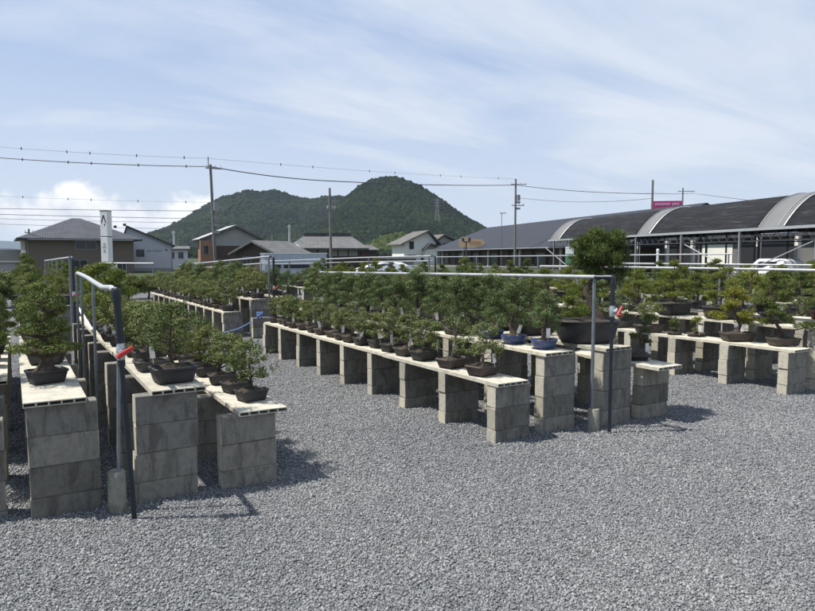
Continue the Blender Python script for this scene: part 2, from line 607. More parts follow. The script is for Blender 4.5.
# near benches
bench_row('L0', 'leftmost row, left benches', -0.30, -0.265, 0.60, 4.62, 9.8, by=5.9)
bench_row('L1', 'second row, left benches', 0.21, 0.17, 0.70, 4.45, 10.2)
bench_row('L2', 'third row, left benches', 0.81, 0.885, 0.70, 4.42, 10.2)
bench_row('L3', 'low aisle row, left benches', 1.345, 1.44, 0.50, 4.38, 10.2)
bench_row('C1', 'low front row, middle benches', 3.64, 3.615, 0.49, 4.29, 10.3)
bench_row('C2', 'second row, middle benches', 4.21, 4.17, 0.705, 4.31, 10.3)
bench_row('C3', 'third row, middle benches', 4.87, 4.83, 0.71, 4.22, 10.3)
bench_row('C4', 'low back row, middle benches', 5.4, 5.33, 0.515, 4.2, 10.3, by=3.98)
bench_row('R1', 'low front row, right benches', 7.74, 7.77, 0.49, 4.08, 10.3)
bench_row('R2', 'second row, right benches', 8.3, 8.3, 0.705, 4.05, 10.3)
bench_row('R3', 'third row, right benches', 9.4, 9.4, 0.71, 4.05, 10.3)
bench_row('R4', 'back row, right benches', 9.95, 9.95, 0.515, 4.05, 10.3, 1.49)
bench_row('S1', 'front row, rightmost benches', 11.85, 11.85, 0.49, 4.6, 10.3, 1.49)
bench_row('S2', 'second row, rightmost benches', 12.4, 12.4, 0.705, 5.2, 10.3, 1.49)
bench_row('S3', 'back row, rightmost benches', 13.1, 13.1, 0.705, 5.6, 10.3, 1.49)
# benches beyond the cross path
bench_row('FL1', 'second row, far left benches', 0.21, 0.2, 0.70, 12.9, 20.4, 1.49)
bench_row('FL2', 'third row, far left benches', 0.81, 0.85, 0.70, 12.9, 20.4, 1.49)
bench_row('FL3', 'aisle row, far left benches', 1.345, 1.4, 0.50, 12.9, 20.4, 0.745)
bench_row('F1', 'low front row, far middle benches', 3.64, 3.615, 0.47, 12.75, 20.4)
bench_row('F2', 'second row, far middle benches', 4.2, 4.18, 0.705, 12.75, 20.4)
bench_row('F3', 'third row, far middle benches', 4.85, 4.83, 0.71, 12.7, 20.4, 1.49)
bench_row('G1', 'front row, far right benches', 7.74, 7.77, 0.6, 12.8, 20.4, 1.49)
bench_row('G2', 'second row, far right benches', 8.5, 8.5, 0.705, 12.8, 20.4, 1.49)
bench_row('G3', 'back row, far right benches', 9.5, 9.5, 0.71, 12.8, 20.4, 1.49)

bench_row('T1', 'front row, far rightmost benches', 11.9, 11.9, 0.6, 12.8, 17.4, 1.49)
bench_row('T2', 'second row, far rightmost benches', 12.7, 12.7, 0.705, 12.8, 17.4, 1.49)

# ------------------------------------------------------------------ bonsai kit


def superring(w, d, z, n=28, e=6.0):
    r = []
    for k in range(n):
        a = 2 * PI * (k + 0.5) / n
        c, s = math.cos(a), math.sin(a)
        r.append((math.copysign(abs(c) ** (2 / e), c) * w / 2, math.copysign(abs(s) ** (2 / e), s) * d / 2, z))
    return r


def pot_meshes(name, w, d, h, e, mat, flare=0.84, lip=0.012, belly=0.0):
    """a pot with feet, flared wall, rolled lip and an open inside; and its soil"""
    m = MB()
    rr = [superring(w * flare * 0.98, d * flare * 0.98, 0.012, e=e), superring(w * flare, d * flare, 0.02, e=e)]
    for t in (0.3, 0.6, 0.8):
        f = flare + (0.96 - flare) * t + belly * math.sin(t * PI)
        rr.append(superring(w * f, d * f, 0.02 + (h - 0.04) * t, e=e))
    rr += [superring(w * 0.965, d * 0.965, h - 0.018, e=e), superring(w + 0.004, d + 0.004, h - 0.016, e=e), superring(w + 0.004, d + 0.004, h - 0.003, e=e),
           superring(w - 0.004, d - 0.004, h, e=e), superring(w - lip * 2, d - lip * 2, h, e=e), superring(w - lip * 2.4, d - lip * 2.4, h - 0.03, e=e)]
    m.rings(rr, True, True)
    fx, fy = w * flare * 0.36, d * flare * 0.34
    for sx in (-1, 1):
        for sy in (-1, 1):
            m.box(sx * fx - 0.02, sx * fx + 0.02, sy * fy - 0.012, sy * fy + 0.012, 0, 0.014)
    pot = m.mesh('pot', mat)
    s = MB()
    s.rings([superring(w - lip * 2.3, d - lip * 2.3, h - 0.014, e=e), superring(w * 0.7, d * 0.7, h - 0.004, e=e), superring(w * 0.35, d * 0.35, h + 0.012, e=e), superring(0.03, 0.03, h + 0.018, e=2)], False, True)
    return pot, s.mesh('soil', M['soil']), h


POTS = {
    'tray': pot_meshes('tray', 0.27, 0.19, 0.085, 8, M['pot_brown']),
    'black': pot_meshes('black', 0.26, 0.2, 0.10, 8, M['pot_black']),
    'grey': pot_meshes('grey', 0.29, 0.2, 0.09, 8, M['pot_grey']),
    'blue': pot_meshes('blue', 0.25, 0.19, 0.085, 2.6, M['pot_blue'], 0.8, 0.014, 0.03),
    'red': pot_meshes('red', 0.28, 0.2, 0.11, 7, M['pot_red']),
    'round': pot_meshes('round', 0.26, 0.26, 0.13, 2.0, M['pot_black'], 0.75, 0.012, 0.03),
    'tub': pot_meshes('tub', 0.64, 0.46, 0.225, 2.8, M['pot_black'], 0.8, 0.02, 0.02),
    'shallow': pot_meshes('shallow', 0.24, 0.17, 0.05, 3.0, M['pot_brown'], 0.86),
    'saucer': pot_meshes('saucer', 0.27, 0.2, 0.06, 2.2, M['pot_black'], 0.75),
    'wide': pot_meshes('wide', 0.40, 0.24, 0.11, 9, M['pot_brown'], 0.86),
    'big': pot_meshes('big', 0.46, 0.34, 0.17, 8, M['pot_black'], 0.84),
}
POTWORD = {'tray': 'brown tray pot', 'black': 'black pot', 'grey': 'dark grey pot', 'blue': 'blue glazed pot', 'red': 'reddish pot', 'round': 'round black pot', 'tub': 'big black tub',
           'shallow': 'shallow brown dish', 'saucer': 'shallow black dish', 'wide': 'wide brown pot', 'big': 'large black pot'}


def unit(a):
    return a / (np.linalg.norm(a, axis=1)[:, None] + 1e-9)


def leaf_quads(rng, clumps, dens, ll, lw, out_bias=0.7, shell=0.4, up=0.25):
    """leaf-sized diamonds spread through the outer part of each clump"""
    Vs = []
    for cx, cy, cz, rx, ry, rz in clumps:
        area = (rx * ry + ry * rz + rx * rz) / 3 * 4 * PI
        n = max(12, int(area * dens))
        d = unit(rng.normal(size=(n, 3)))
        rad = rng.random(n) ** shell
        rad *= rng.uniform(0.86, 1.12, n)
        pos = d * rad[:, None] * np.array([rx, ry, rz]) + np.array([cx, cy, cz])
        nor = unit(d * out_bias + rng.normal(size=(n, 3)) * 0.38 + np.array([0, 0, up]))
        ax = unit(np.cross(nor, rng.normal(size=(n, 3))))
        bx = np.cross(nor, ax)
        s = rng.uniform(0.65, 1.3, n)[:, None]
        tip = nor * (rng.uniform(-0.35, 0.35, n)[:, None] * ll)
        q = np.stack([pos - ax * ll * 0.5 * s, pos - bx * lw * 0.5 * s + tip * 0.4, pos + ax * ll * 0.5 * s, pos + bx * lw * 0.5 * s + tip * 0.4], 1)
        Vs.append(q)
    V = np.concatenate(Vs)
    n = len(V)
    return V.reshape(-1, 3), np.arange(n * 4).reshape(n, 4)


def needle_tris(rng, clumps, dens, nl, nw, per=9):
    """tufts of thin needles pointing up and outward"""
    Vs = []
    for cx, cy, cz, rx, ry, rz in clumps:
        area = (rx * ry + ry * rz + rx * rz) / 3 * 4 * PI
        n = max(8, int(area * dens))
        d = unit(rng.normal(size=(n, 3)))
        d[:, 2] = np.where(rng.random(n) < 0.75, np.abs(d[:, 2]), d[:, 2])
        pos = d * (rng.random(n) ** 0.4)[:, None] * np.array([rx, ry, rz]) + np.array([cx, cy, cz])
        axis = unit(d * 0.6 + np.array([0, 0, 0.7]) + rng.normal(size=(n, 3)) * 0.25)
        for _ in range(per):
            dr = unit(axis + rng.normal(size=(n, 3)) * 0.55)
            sd = unit(np.cross(dr, rng.normal(size=(n, 3))))
            L = nl * rng.uniform(0.7, 1.2, n)[:, None]
            Vs.append(np.stack([pos - sd * nw * 0.5, pos + sd * nw * 0.5, pos + dr * L], 1))
    V = np.concatenate(Vs)
    n = len(V)
    return V.reshape(-1, 3), np.arange(n * 3).reshape(n, 3)


def pine_crown(rng, cl, mat, dens, nl):
    V, Fc = needle_tris(rng, cl, dens, nl, 0.0056, 9)
    V2, F2 = leaf_quads(rng, cl, 5200, 0.016, 0.0065, 1.1, 0.2, 0.5)
    me = bpy.data.meshes.new('crown')
    nt_, nq = len(Fc), len(F2)
    verts = np.concatenate([V, V2]).astype(np.float32)
    me.vertices.add(len(verts))
    me.vertices.foreach_set('co', verts.ravel())
    loops = np.concatenate([Fc.ravel(), (F2 + len(V)).ravel()]).astype(np.int32)
    me.loops.add(len(loops))
    me.loops.foreach_set('vertex_index', loops)
    me.polygons.add(nt_ + nq)
    st = np.concatenate([np.arange(nt_) * 3, nt_ * 3 + np.arange(nq) * 4]).astype(np.int32)
    me.polygons.foreach_set('loop_start', st)
    me.polygons.foreach_set('loop_total', np.concatenate([np.full(nt_, 3), np.full(nq, 4)]).astype(np.int32))
    me.update(calc_edges=True)
    me.materials.append(mat)
    return me


def trunk_mesh(seed, pts, r0, clumps, mat, r1=0.3, bn=5):
    rr = random.Random(seed)
    m = MB()
    P = [Vector(p) for p in pts]
    path = []
    for i in range(len(P) - 1):
        for t in (0, 0.33, 0.66):
            q = P[i].lerp(P[i + 1], t)
            path.append(q + Vector((rr.uniform(-1, 1), rr.uniform(-1, 1), 0)) * r0 * 0.25)
    path.append(P[-1])
    n = len(path)
    rad = [r0 * (1 - (1 - r1) * i / (n - 1)) * rr.uniform(0.9, 1.1) for i in range(n)]
    rad[0] *= 1.7
    if n > 1:
        rad[1] *= 1.15
    m.tube([path[0] - Vector((0, 0, 0.03))] + path, [rad[0] * 1.1] + rad, 8)
    for c in clumps:
        e = Vector(c[:3])
        # branch leaves the trunk a little below the clump
        best = min(range(n), key=lambda i: abs(path[i].z - (e.z - 0.3 * (Vector((e.x, e.y, 0)) - Vector((path[i].x, path[i].y, 0))).length)) + (0.2 if i < 2 else 0))
        s = path[best]
        mid = s.lerp(e, 0.5) + Vector((rr.uniform(-1, 1), rr.uniform(-1, 1), rr.uniform(-0.6, 0.4))) * 0.12 * (e - s).length
        if (e - s).length > 0.02:
            m.tube([s, mid, e], [rad[best] * 0.5, rad[best] * 0.34, rad[best] * 0.15], bn, False)
            for _ in range(3):
                d = Vector((rr.gauss(0, 1), rr.gauss(0, 1), rr.gauss(0.3, 0.7))).normalized()
                m.tube([mid.lerp(e, rr.uniform(0.3, 1)), e + Vector((d.x * c[3], d.y * c[4], d.z * c[5])) * 0.85], [rad[best] * 0.16, rad[best] * 0.06], 4, False)
    return m.mesh('trunk', mat)


def kit_broad(seed, w=0.36, h=0.34, bark='bark'):
    rng = np.random.default_rng(seed)
    rr = random.Random(seed)
    base = 0.055
    cl = []
    for i in range(rr.randint(27, 33)):
        t = rr.random()
        z = base + h * (0.08 + 0.88 * t)
        rad = w * 0.5 * math.sqrt(max(0.05, 1 - (abs(t - 0.38) / 0.68) ** 2)) * rr.uniform(0.4, 1.0)
        a = rr.uniform(0, 2 * PI)
        s = rr.uniform(0.034, 0.064) * (w / 0.36)
        cl.append((math.cos(a) * rad, math.sin(a) * rad, z, s, s, s * rr.uniform(0.55, 0.85)))
    cl.append((rr.uniform(-0.03, 0.03), 0, base + h * 0.92, 0.065, 0.065, 0.05))
    V, Fc = leaf_quads(rng, cl, 4800, 0.0150, 0.0095, 1.25, 0.25, 0.35)
    # a few shoots that stick out of the outline
    sh = []
    for _ in range(16):
        a = rr.uniform(0, 2 * PI)
        t = rr.uniform(0.2, 1.05)
        q = w * 0.55 * math.sqrt(max(0.1, 1 - (abs(t - 0.38) / 0.75) ** 2))
        sh.append((math.cos(a) * q, math.sin(a) * q, base + h * t, 0.022, 0.022, 0.035))
    V2, F2 = leaf_quads(rng, sh, 3000, 0.016, 0.0095, 0.2, 0.8, 0.3)
    me = fast_mesh('crown', np.concatenate([V, V2]), np.concatenate([Fc, F2 + len(V)]), M['leaf_broad'])
    tr = trunk_mesh(seed, [(0, 0, 0), (rr.uniform(-0.03, 0.03), rr.uniform(-0.02, 0.02), base * 0.8), (rr.uniform(-0.04, 0.04), rr.uniform(-0.03, 0.03), base + h * 0.45), (0, 0, base + h * 0.85)], rr.uniform(0.014, 0.022), cl, M[bark])
    return tr, me, 'leafy green bonsai'


def kit_juniper(seed, w=0.42, h=0.46, mat='leaf_juni'):
    rng = np.random.default_rng(seed)
    rr = random.Random(seed)
    base = 0.045
    cl = []
    for i in range(rr.randint(34, 42)):
        t = rr.random() ** 0.85
        z = base + h * (0.08 + 0.86 * t)
        rad = w * 0.5 * (1 - t * 0.62) * rr.uniform(0.5, 1.05)
        a = rr.uniform(0, 2 * PI)
        s = rr.uniform(0.044, 0.07) * (w / 0.42)
        cl.append((math.cos(a) * rad, math.sin(a) * rad, z - 0.1 * rad, s * 1.1, s * 1.1, s * 0.8))
    cl.append((0, 0, base + h * 0.97, 0.045, 0.045, 0.04))
    V, Fc = leaf_quads(rng, cl, 7500, 0.0112, 0.0068, 2.2, 0.10, 0.15)
    me = fast_mesh('crown', V, Fc, M[mat])
    tr = trunk_mesh(seed, [(0, 0, 0), (rr.uniform(-0.04, 0.04), rr.uniform(-0.03, 0.03), base + 0.06), (rr.uniform(-0.05, 0.05), rr.uniform(-0.04, 0.04), base + h * 0.5), (0, 0, base + h * 0.9)], rr.uniform(0.022, 0.034), cl[::3], M['bark'])
    return tr, me, 'bushy juniper bonsai'


def kit_pine(seed, w=0.58, h=0.5, lean=0.0, mat='leaf_pine', pads=8, word='pine bonsai'):
    rng = np.random.default_rng(seed)
    rr = random.Random(seed)
    base = 0.1 if h > 0.25 else 0.05
    cl = []
    for i in range(pads):
        t = i / (pads - 1)
        z = base + h * (0.1 + 0.88 * t)
        rad = w * 0.5 * (1 - t * 0.75) * rr.uniform(0.55, 0.95)
        a = i * 2.4 + rr.uniform(-0.5, 0.5)
        s = (0.12 - 0.04 * t) * w / 0.58
        ox = lean * t
        for k in range(3):
            cl.append((ox + math.cos(a) * rad + rr.uniform(-0.6, 0.6) * s, math.sin(a) * rad + rr.uniform(-0.6, 0.6) * s, z + rr.uniform(-0.02, 0.025), s * rr.uniform(0.6, 1.0), s * rr.uniform(0.6, 1.0), s * 0.33))
    cl.append((lean, 0, base + h, 0.085, 0.085, 0.05))
    me = pine_crown(rng, cl, M[mat], 700, 0.034)
    tr = trunk_mesh(seed, [(0, 0, 0), (rr.uniform(-0.05, 0.05) + lean * 0.25, rr.uniform(-0.03, 0.03), base * 0.8), (lean * 0.55 + rr.uniform(-0.06, 0.06), rr.uniform(-0.05, 0.05), base + h * 0.45), (lean, 0, base + h * 0.95)], rr.uniform(0.024, 0.034), cl[1::3], M['bark'])
    return tr, me, word


KIT = {'broad': [kit_broad(100 + i, 0.34 + 0.03 * (i % 3), 0.30 + 0.03 * ((i * 2) % 4), 'palebark' if i % 2 else 'bark') for i in range(7)],
       'juni': [kit_juniper(200 + i, 0.40 + 0.03 * (i % 3), 0.42 + 0.04 * (i % 3)) for i in range(7)],
       'pine': [kit_pine(300 + i, 0.52 + 0.05 * (i % 3), 0.42 + 0.06 * (i % 3)) for i in range(5)],
       'dpine': [kit_pine(350 + i, 0.5 + 0.05 * (i % 3), 0.44 + 0.05 * (i % 3), 0, 'leaf_dpine', 9, 'dark pine bonsai') for i in range(5)]}


def tag_mesh():
    m = MB()
    m.tube([(0, 0, -0.02), (0, 0, 0.035)], 0.0022, 5)
    m.box(-0.019, 0.019, -0.0015, 0.0015, 0.025, 0.115)
    return m.mesh('name_tag', M['whitep'])


TAG = tag_mesh()
counts = {}


def bonsai(kit, pot, x, y, z, label, rz=None, s=1.0, ps=1.0, tagged=False, group='bonsai trees set out on the benches', trz=None, tag_at=None):
    pm, sm, ph = POTS[pot]
    tr, cr, _ = kit
    rz = rnd.uniform(-0.25, 0.25) if rz is None else rz
    t = thing('bonsai', label, 'bonsai', (x, y, z), rz, group)
    link('pot', pm, t, None, None, (ps, ps, ps))
    link('soil', sm, t, None, None, (ps, ps, ps))
    a = rnd.uniform(0, 2 * PI) if trz is None else trz
    zz = ph * ps
    link('trunk', tr, t, (0, 0, zz), (0, 0, a), (s, s, s))
    link('crown', cr, t, (0, 0, zz), (0, 0, a), (s, s, s))
    if tagged:
        p = tag_at or (rnd.uniform(-0.11, 0.06), -0.105 * ps)
        link('name_tag', TAG, t, (p[0], p[1], zz), (rnd.uniform(0.0, 0.3), rnd.uniform(-0.3, 0.3), rnd.uniform(-0.7, 0.2)))
    return t


def fill(key, kinds, pots, y0, y1, step, s0, s1, jitter=0.05, tags=0.4, start=0, ps=1.0):
    bx, top, _, _, phrase = ROWS[key]
    y = y0
    i = start
    while y < y1:
        kn = rnd.choice(kinds)
        kit = rnd.choice(KIT[kn])
        p = rnd.choice(pots)
        s = rnd.uniform(s0, s1)
        bonsai(kit, p, bx + rnd.uniform(-0.03, 0.03), y + rnd.uniform(-jitter, jitter) * 0.6, top, '%s in %s, %s from front, %s' % (kit[2], POTWORD[p], ORD[i], phrase), None, s, ps * rnd.uniform(0.92, 1.05), rnd.random() < tags)
        i += 1
        y += step * rnd.uniform(0.92, 1.08)


# --- single trees that stand out
def kit_cone(seed):
    rng = np.random.default_rng(seed)
    rr = random.Random(seed)
    cl = []
    # dome of foliage over one wide low tier and a smaller middle one
    for k in range(34):
        d = Vector((rr.gauss(0, 1), rr.gauss(0, 1), rr.gauss(0.15, 1))).normalized()
        sz = rr.uniform(0.036, 0.052)
        cl.append((d.x * 0.115 - 0.015, d.y * 0.115, 0.43 + d.z * 0.135, sz, sz, sz * 0.75))
    for rad, z, n, sz in ((0.185, 0.145, 17, 0.05), (0.1, 0.19, 9, 0.05), (0.15, 0.265, 12, 0.042), (0.06, 0.3, 5, 0.05)):
        for k in range(n):
            a = 2 * PI * k / n + rr.uniform(-0.3, 0.3) + z * 9
            q = rad * rr.uniform(0.75, 1.1)
            w_ = sz * rr.uniform(0.75, 1.1)
            cl.append((math.cos(a) * q - 0.01, math.sin(a) * q, z + rr.uniform(-0.015, 0.02), w_, w_, w_ * 0.6))
    V, Fc = leaf_quads(rng, cl, 9000, 0.0105, 0.007, 1.6, 0.14, 0.25)
    me = fast_mesh('crown', V, Fc, M['leaf_cone'])
    tr = trunk_mesh(seed, [(0, 0, 0), (0.02, 0, 0.08), (-0.02, 0.01, 0.22), (0, 0, 0.45)], 0.042, cl[::2], M['bark'])
    return tr, me, 'conical pine'


M['leaf_cone'] = foliage('needle_juniper_leaves', [(0.016, 0.028, 0.009), (0.052, 0.082, 0.023), (0.095, 0.135, 0.036), (0.14, 0.175, 0.053), (0.21, 0.23, 0.085)], 0.15)
CONE = kit_cone(5)
bonsai(CONE, 'black', 0.15, 5.06, ROWS['L1'][1], 'tall conical bonsai in black pot at near end of second row, left benches', 0.25, 1.02, 0.93, False, trz=0.6)
LB = [kit_broad(71, 0.46, 0.42), kit_broad(72, 0.36, 0.36), kit_broad(73, 0.38, 0.34), kit_broad(74, 0.34, 0.33)]
bonsai(LB[0], 'black', 0.90, 4.64, ROWS['L2'][1], 'wide leafy bonsai in black pot at near end of third row, left benches', 0.08, 0.92, 1.12, False)
bonsai(LB[1], 'grey', 0.86, 5.2, ROWS['L2'][1], 'leafy bonsai in dark grey pot, second from near end, third row, left benches', 0.1, 1.0, 0.9, True)
for i, (yy, k) in enumerate(((4.68, 2), (5.03, 1), (5.42, 3), (5.85, 2))):
    bonsai(LB[k], 'black', 1.46 - 0.01 * i, yy, ROWS['L3'][1], 'leafy bonsai in black pot, %s from near end, low aisle row, left benches' % ORD[i], 0.22 if i == 0 else None, 0.88, 0.85, False)
# far left corner: broad flat-tiered pine
FLAT = kit_pine(31, 0.72, 0.34, -0.05, 'leaf_dpine', 7, 'pine')
bonsai(FLAT, 'round', -0.33, 5.35, ROWS['L0'][1], 'flat tiered dark pine bonsai in round black pot at the left edge', 0, 1.0, 1.0)
bonsai(KIT['dpine'][1], 'black', -0.30, 6.05, ROWS['L0'][1], 'dark pine bonsai in black pot, second from near end, leftmost row', 0, 0.78, 0.9)
fill('L0', ['dpine', 'juni'], ['black', 'grey', 'round'], 6.7, 9.9, 0.45, 0.72, 0.9, start=2)
fill('L1', ['dpine', 'juni', 'pine'], ['black', 'grey', 'tray'], 5.95, 10.2, 0.42, 0.72, 0.9, start=1)
fill('L2', ['broad', 'broad', 'pine'], ['black', 'grey', 'tray'], 5.62, 10.2, 0.42, 0.95, 1.15, start=2)
fill('L3', ['broad', 'broad', 'broad'], ['black', 'tray', 'grey'], 6.2, 10.2, 0.38, 0.85, 1.0, start=4)
# middle benches
C1y = [4.66, 5.14, 5.66]
C1k = [kit_broad(81, 0.36, 0.34, 'palebark'), kit_broad(82, 0.44, 0.36, 'palebark'), kit_broad(83, 0.36, 0.28, 'palebark')]
for i, yy in enumerate(C1y):
    bonsai(C1k[i], ('tray', 'tray', 'black')[i], 3.6, yy, ROWS['C1'][1],
           ('small leafy bonsai in brown tray pot, nearest on low front row, middle benches', 'broad leafy bonsai with pale trunk, second from near end, low front row, middle benches',
            'low leafy bonsai in black pot, third from near end, low front row, middle benches')[i], (0.25, 0.2, 0.1)[i], 0.95, (1.12, 1.1, 1.0)[i], i != 1, tag_at=((0.03, -0.11), None, (0.1, -0.1))[i])
fill('C1', ['broad'], ['black', 'tray', 'tray'], 6.02, 10.25, 0.315, 0.85, 1.05, start=3, tags=0.97)
C2k = [kit_juniper(91, 0.36, 0.40), kit_juniper(92, 0.44, 0.52), kit_juniper(93, 0.46, 0.54)]
for i, yy in enumerate((4.50, 4.92, 5.36)):
    bonsai(C2k[i], 'blue', (4.19, 4.18, 4.26)[i], yy, ROWS['C2'][1],
           ('juniper bonsai in blue glazed oval pot, nearest of the three blue pots', 'dense juniper bonsai in the middle of the three blue glazed pots',
            'dense juniper bonsai in the farthest of the three blue glazed pots')[i], 0.15, 1.0, 1.05, True, tag_at=(-0.03, -0.07))
fill('C2', ['juni'], ['black', 'tray', 'grey'], 5.85, 10.2, 0.44, 0.95, 1.12, start=3, tags=0.9, ps=1.15)


def kit_ball(seed):
    rng = np.random.default_rng(seed)
    rr = random.Random(seed)
    cl = []
    for i in range(58):
        d = Vector((rr.gauss(0, 1), rr.gauss(0, 1), rr.gauss(0.05, 1))).normalized()
        q = 0.255 * rr.uniform(0.5, 1.0)
        s = rr.uniform(0.055, 0.09)
        cl.append((0.13 + d.x * q * 1.08, d.y * q * 1.05, 0.66 + d.z * q * 0.86, s, s, s * 0.8))
    for i in range(8):   # lower branches hanging to the right
        cl.append((0.3 + rr.uniform(-0.08, 0.1), rr.uniform(-0.1, 0.1), 0.42 + rr.uniform(-0.06, 0.08), 0.055, 0.055, 0.045))
    me = pine_crown(rng, cl, M['leaf_dpine'], 480, 0.06)
    tr = trunk_mesh(seed, [(0.12, 0, 0), (0.06, 0, 0.14), (0.0, 0.02, 0.28), (0.1, 0, 0.45), (0.13, 0, 0.7)], 0.045, cl[::2], M['bark'], 0.35, 6)
    return tr, me, 'ball pine'


BALL = kit_ball(12)
b = bonsai(BALL, 'tub', 4.86, 4.62, ROWS['C3'][1], 'tall ball shaped pine in big black tub behind the near pipe post', -0.45, 1.0, 1.0, trz=-0.05)
# moss and small shrub at the foot of the big pine
rng0 = np.random.default_rng(77)
mcl = [(-0.2 + 0.07 * k, rng0.uniform(-0.1, 0.05), 0.30 + rng0.uniform(0, 0.06), 0.07, 0.07, 0.06) for k in range(4)]
V, Fc = leaf_quads(rng0, mcl, 3600, 0.016, 0.01)
link('undergrowth', fast_mesh('undergrowth', V, Fc, M['leaf_moss']), b)
fill('C3', ['juni', 'juni', 'dpine'], ['big', 'black', 'grey'], 5.42, 10.2, 0.58, 0.85, 1.0, start=1, tags=0.4)


def kit_lean(seed, lean, h, w, mat='leaf_dpine', pads=6):
    return kit_pine(seed, w, h, lean, mat, pads)


TW = kit_lean(61, 0.16, 0.30, 0.3, 'leaf_dpine', 5)
bonsai(TW, 'saucer', 5.36, 4.4, ROWS['C4'][1], 'thin leaning bonsai in shallow black dish at near end of low back row', -0.5, 0.9, 1.0, True, trz=0.4, tag_at=(0.1, 0.0))
fill('C4', ['dpine', 'pine', 'broad'], ['tray', 'black'], 5.3, 10.2, 0.6, 0.85, 1.0, start=1)
# right benches
RP = kit_lean(62, -0.24, 0.34, 0.52, 'leaf_dpine', 7)
z1 = ROWS['R1'][1]
bonsai(RP, 'wide', 7.88, 4.33, z1, 'green pine with bent leaning trunk in brown pot, nearest on low front row, right benches', -0.45, 1.0, 0.88, False, trz=0.1)
bonsai(kit_pine(64, 0.62, 0.44, -0.06, 'leaf_yellow', 8), 'wide', 7.83, 4.88, z1, 'yellowish pine bonsai in wide brown pot, second on low front row, right benches', -0.45, 1.0, 1.0, True, trz=0.3, tag_at=(-0.02, -0.1))
bonsai(kit_lean(65, -0.1, 0.16, 0.26, 'leaf_pine', 4), 'shallow', 7.8, 5.45, z1, 'tiny pine with curved trunk in shallow dish, third on low front row, right benches', -0.5, 0.8, 0.95, True)
bonsai(kit_lean(66, 0.04, 0.12, 0.22, 'leaf_dpine', 4), 'shallow', 7.72, 5.72, z1, 'tiny green pine in shallow dish, fourth on low front row, right benches', -0.5, 0.8, 0.85, False)
bonsai(kit_broad(67, 0.44, 0.30, 'palebark'), 'wide', 7.66, 6.1, z1, 'twiggy leafy bonsai in long dark pot, fifth on low front row, right benches', -0.5, 0.9, 0.95, False)
fill('R1', ['dpine', 'broad'], ['tray', 'grey'], 6.7, 10.2, 0.5, 0.8, 1.0, start=5)
fill('R2', ['pine', 'dpine', 'pine'], ['round', 'big', 'black'], 4.75, 10.2, 0.7, 0.76, 0.92, start=0, tags=0.6)
bonsai(kit_broad(68, 0.5, 0.4), 'red', 9.36, 4.62, ROWS['R3'][1], 'small leafy bonsai in reddish pot at near end, third row, right benches', -0.4, 0.9, 1.1, True)
fill('R3', ['dpine', 'pine', 'juni', 'broad'], ['round', 'big', 'red', 'black'], 5.3, 10.2, 0.62, 0.74, 0.92, start=1)
fill('R4', ['dpine', 'pine', 'broad'], ['tray', 'black'], 4.6, 10.2, 0.6, 0.85, 1.05)
fill('S1', ['pine', 'dpine', 'broad'], ['big', 'black'], 5.0, 10.2, 0.62, 0.85, 1.05)
fill('S2', ['pine', 'dpine'], ['big', 'black'], 5.6, 10.2, 0.68, 0.85, 1.05)
fill('S3', ['dpine', 'juni'], ['big', 'black'], 6.0, 10.2, 0.68, 0.85, 1.05)
# beyond the cross path
fill('T1', ['dpine', 'broad', 'juni'], ['big', 'black'], 13.0, 17.5, 0.75, 0.9, 1.1)
fill('T2', ['dpine', 'pine', 'juni'], ['big', 'black'], 12.9, 17.5, 0.75, 0.9, 1.1)
fill('FL1', ['dpine', 'juni', 'broad'], ['big', 'black'], 13.1, 20.6, 0.62, 0.95, 1.15)
fill('FL2', ['broad', 'pine', 'broad'], ['big', 'black'], 13.1, 20.6, 0.5, 0.85, 1.1)
fill('FL3', ['broad', 'pine', 'broad'], ['tray', 'black'], 13.1, 20.6, 0.5, 0.85, 1.1)
fill('F1', ['broad'], ['tray', 'black'], 12.95, 20.6, 0.38, 1.1, 1.35, tags=0.7)
fill('F2', ['broad', 'broad', 'juni'], ['tray', 'black'], 12.95, 20.6, 0.45, 1.05, 1.3, tags=0.5)
fill('F3', ['broad', 'juni'], ['tray', 'black'], 12.95, 20.6, 0.68, 1.0, 1.25)
fill('G1', ['juni', 'broad', 'pine'], ['big', 'black'], 13.0, 20.6, 0.6, 0.85, 1.1)
fill('G2', ['juni', 'broad', 'pine'], ['big', 'black'], 13.0, 20.6, 0.72, 0.8, 1.0)
fill('G3', ['juni', 'dpine', 'pine'], ['big', 'black'], 13.0, 20.6, 0.95, 0.8, 1.02)


# shrubs grown in the ground behind the benches
def shrub_mesh(seed, w, h, mat, fine=1.0):
    rng = np.random.default_rng(seed)
    rr = random.Random(seed)
    cl = []
    for i in range(26):
        d = Vector((rr.gauss(0, 1), rr.gauss(0, 1), abs(rr.gauss(0, 0.9)))).normalized()
        q = rr.uniform(0.35, 0.85)
        s = rr.uniform(0.13, 0.24) * w
        cl.append((d.x * q * w * 0.5, d.y * q * w * 0.5, 0.25 * h + d.z * q * h * 0.68, s, s, s * 0.7))
    V, Fc = leaf_quads(rng, cl, 700 / fine, 0.05 * fine, 0.028 * fine, 0.7, 0.3, 0.3)
    cr = fast_mesh('crown', V, Fc, mat)
    tr = trunk_mesh(seed, [(0, 0, -0.05), (0.03, 0, 0.15 * h), (-0.03, 0.02, 0.35 * h), (0, 0, 0.8 * h)], 0.05, cl[::4], M['trunkbark'])
    return tr, cr


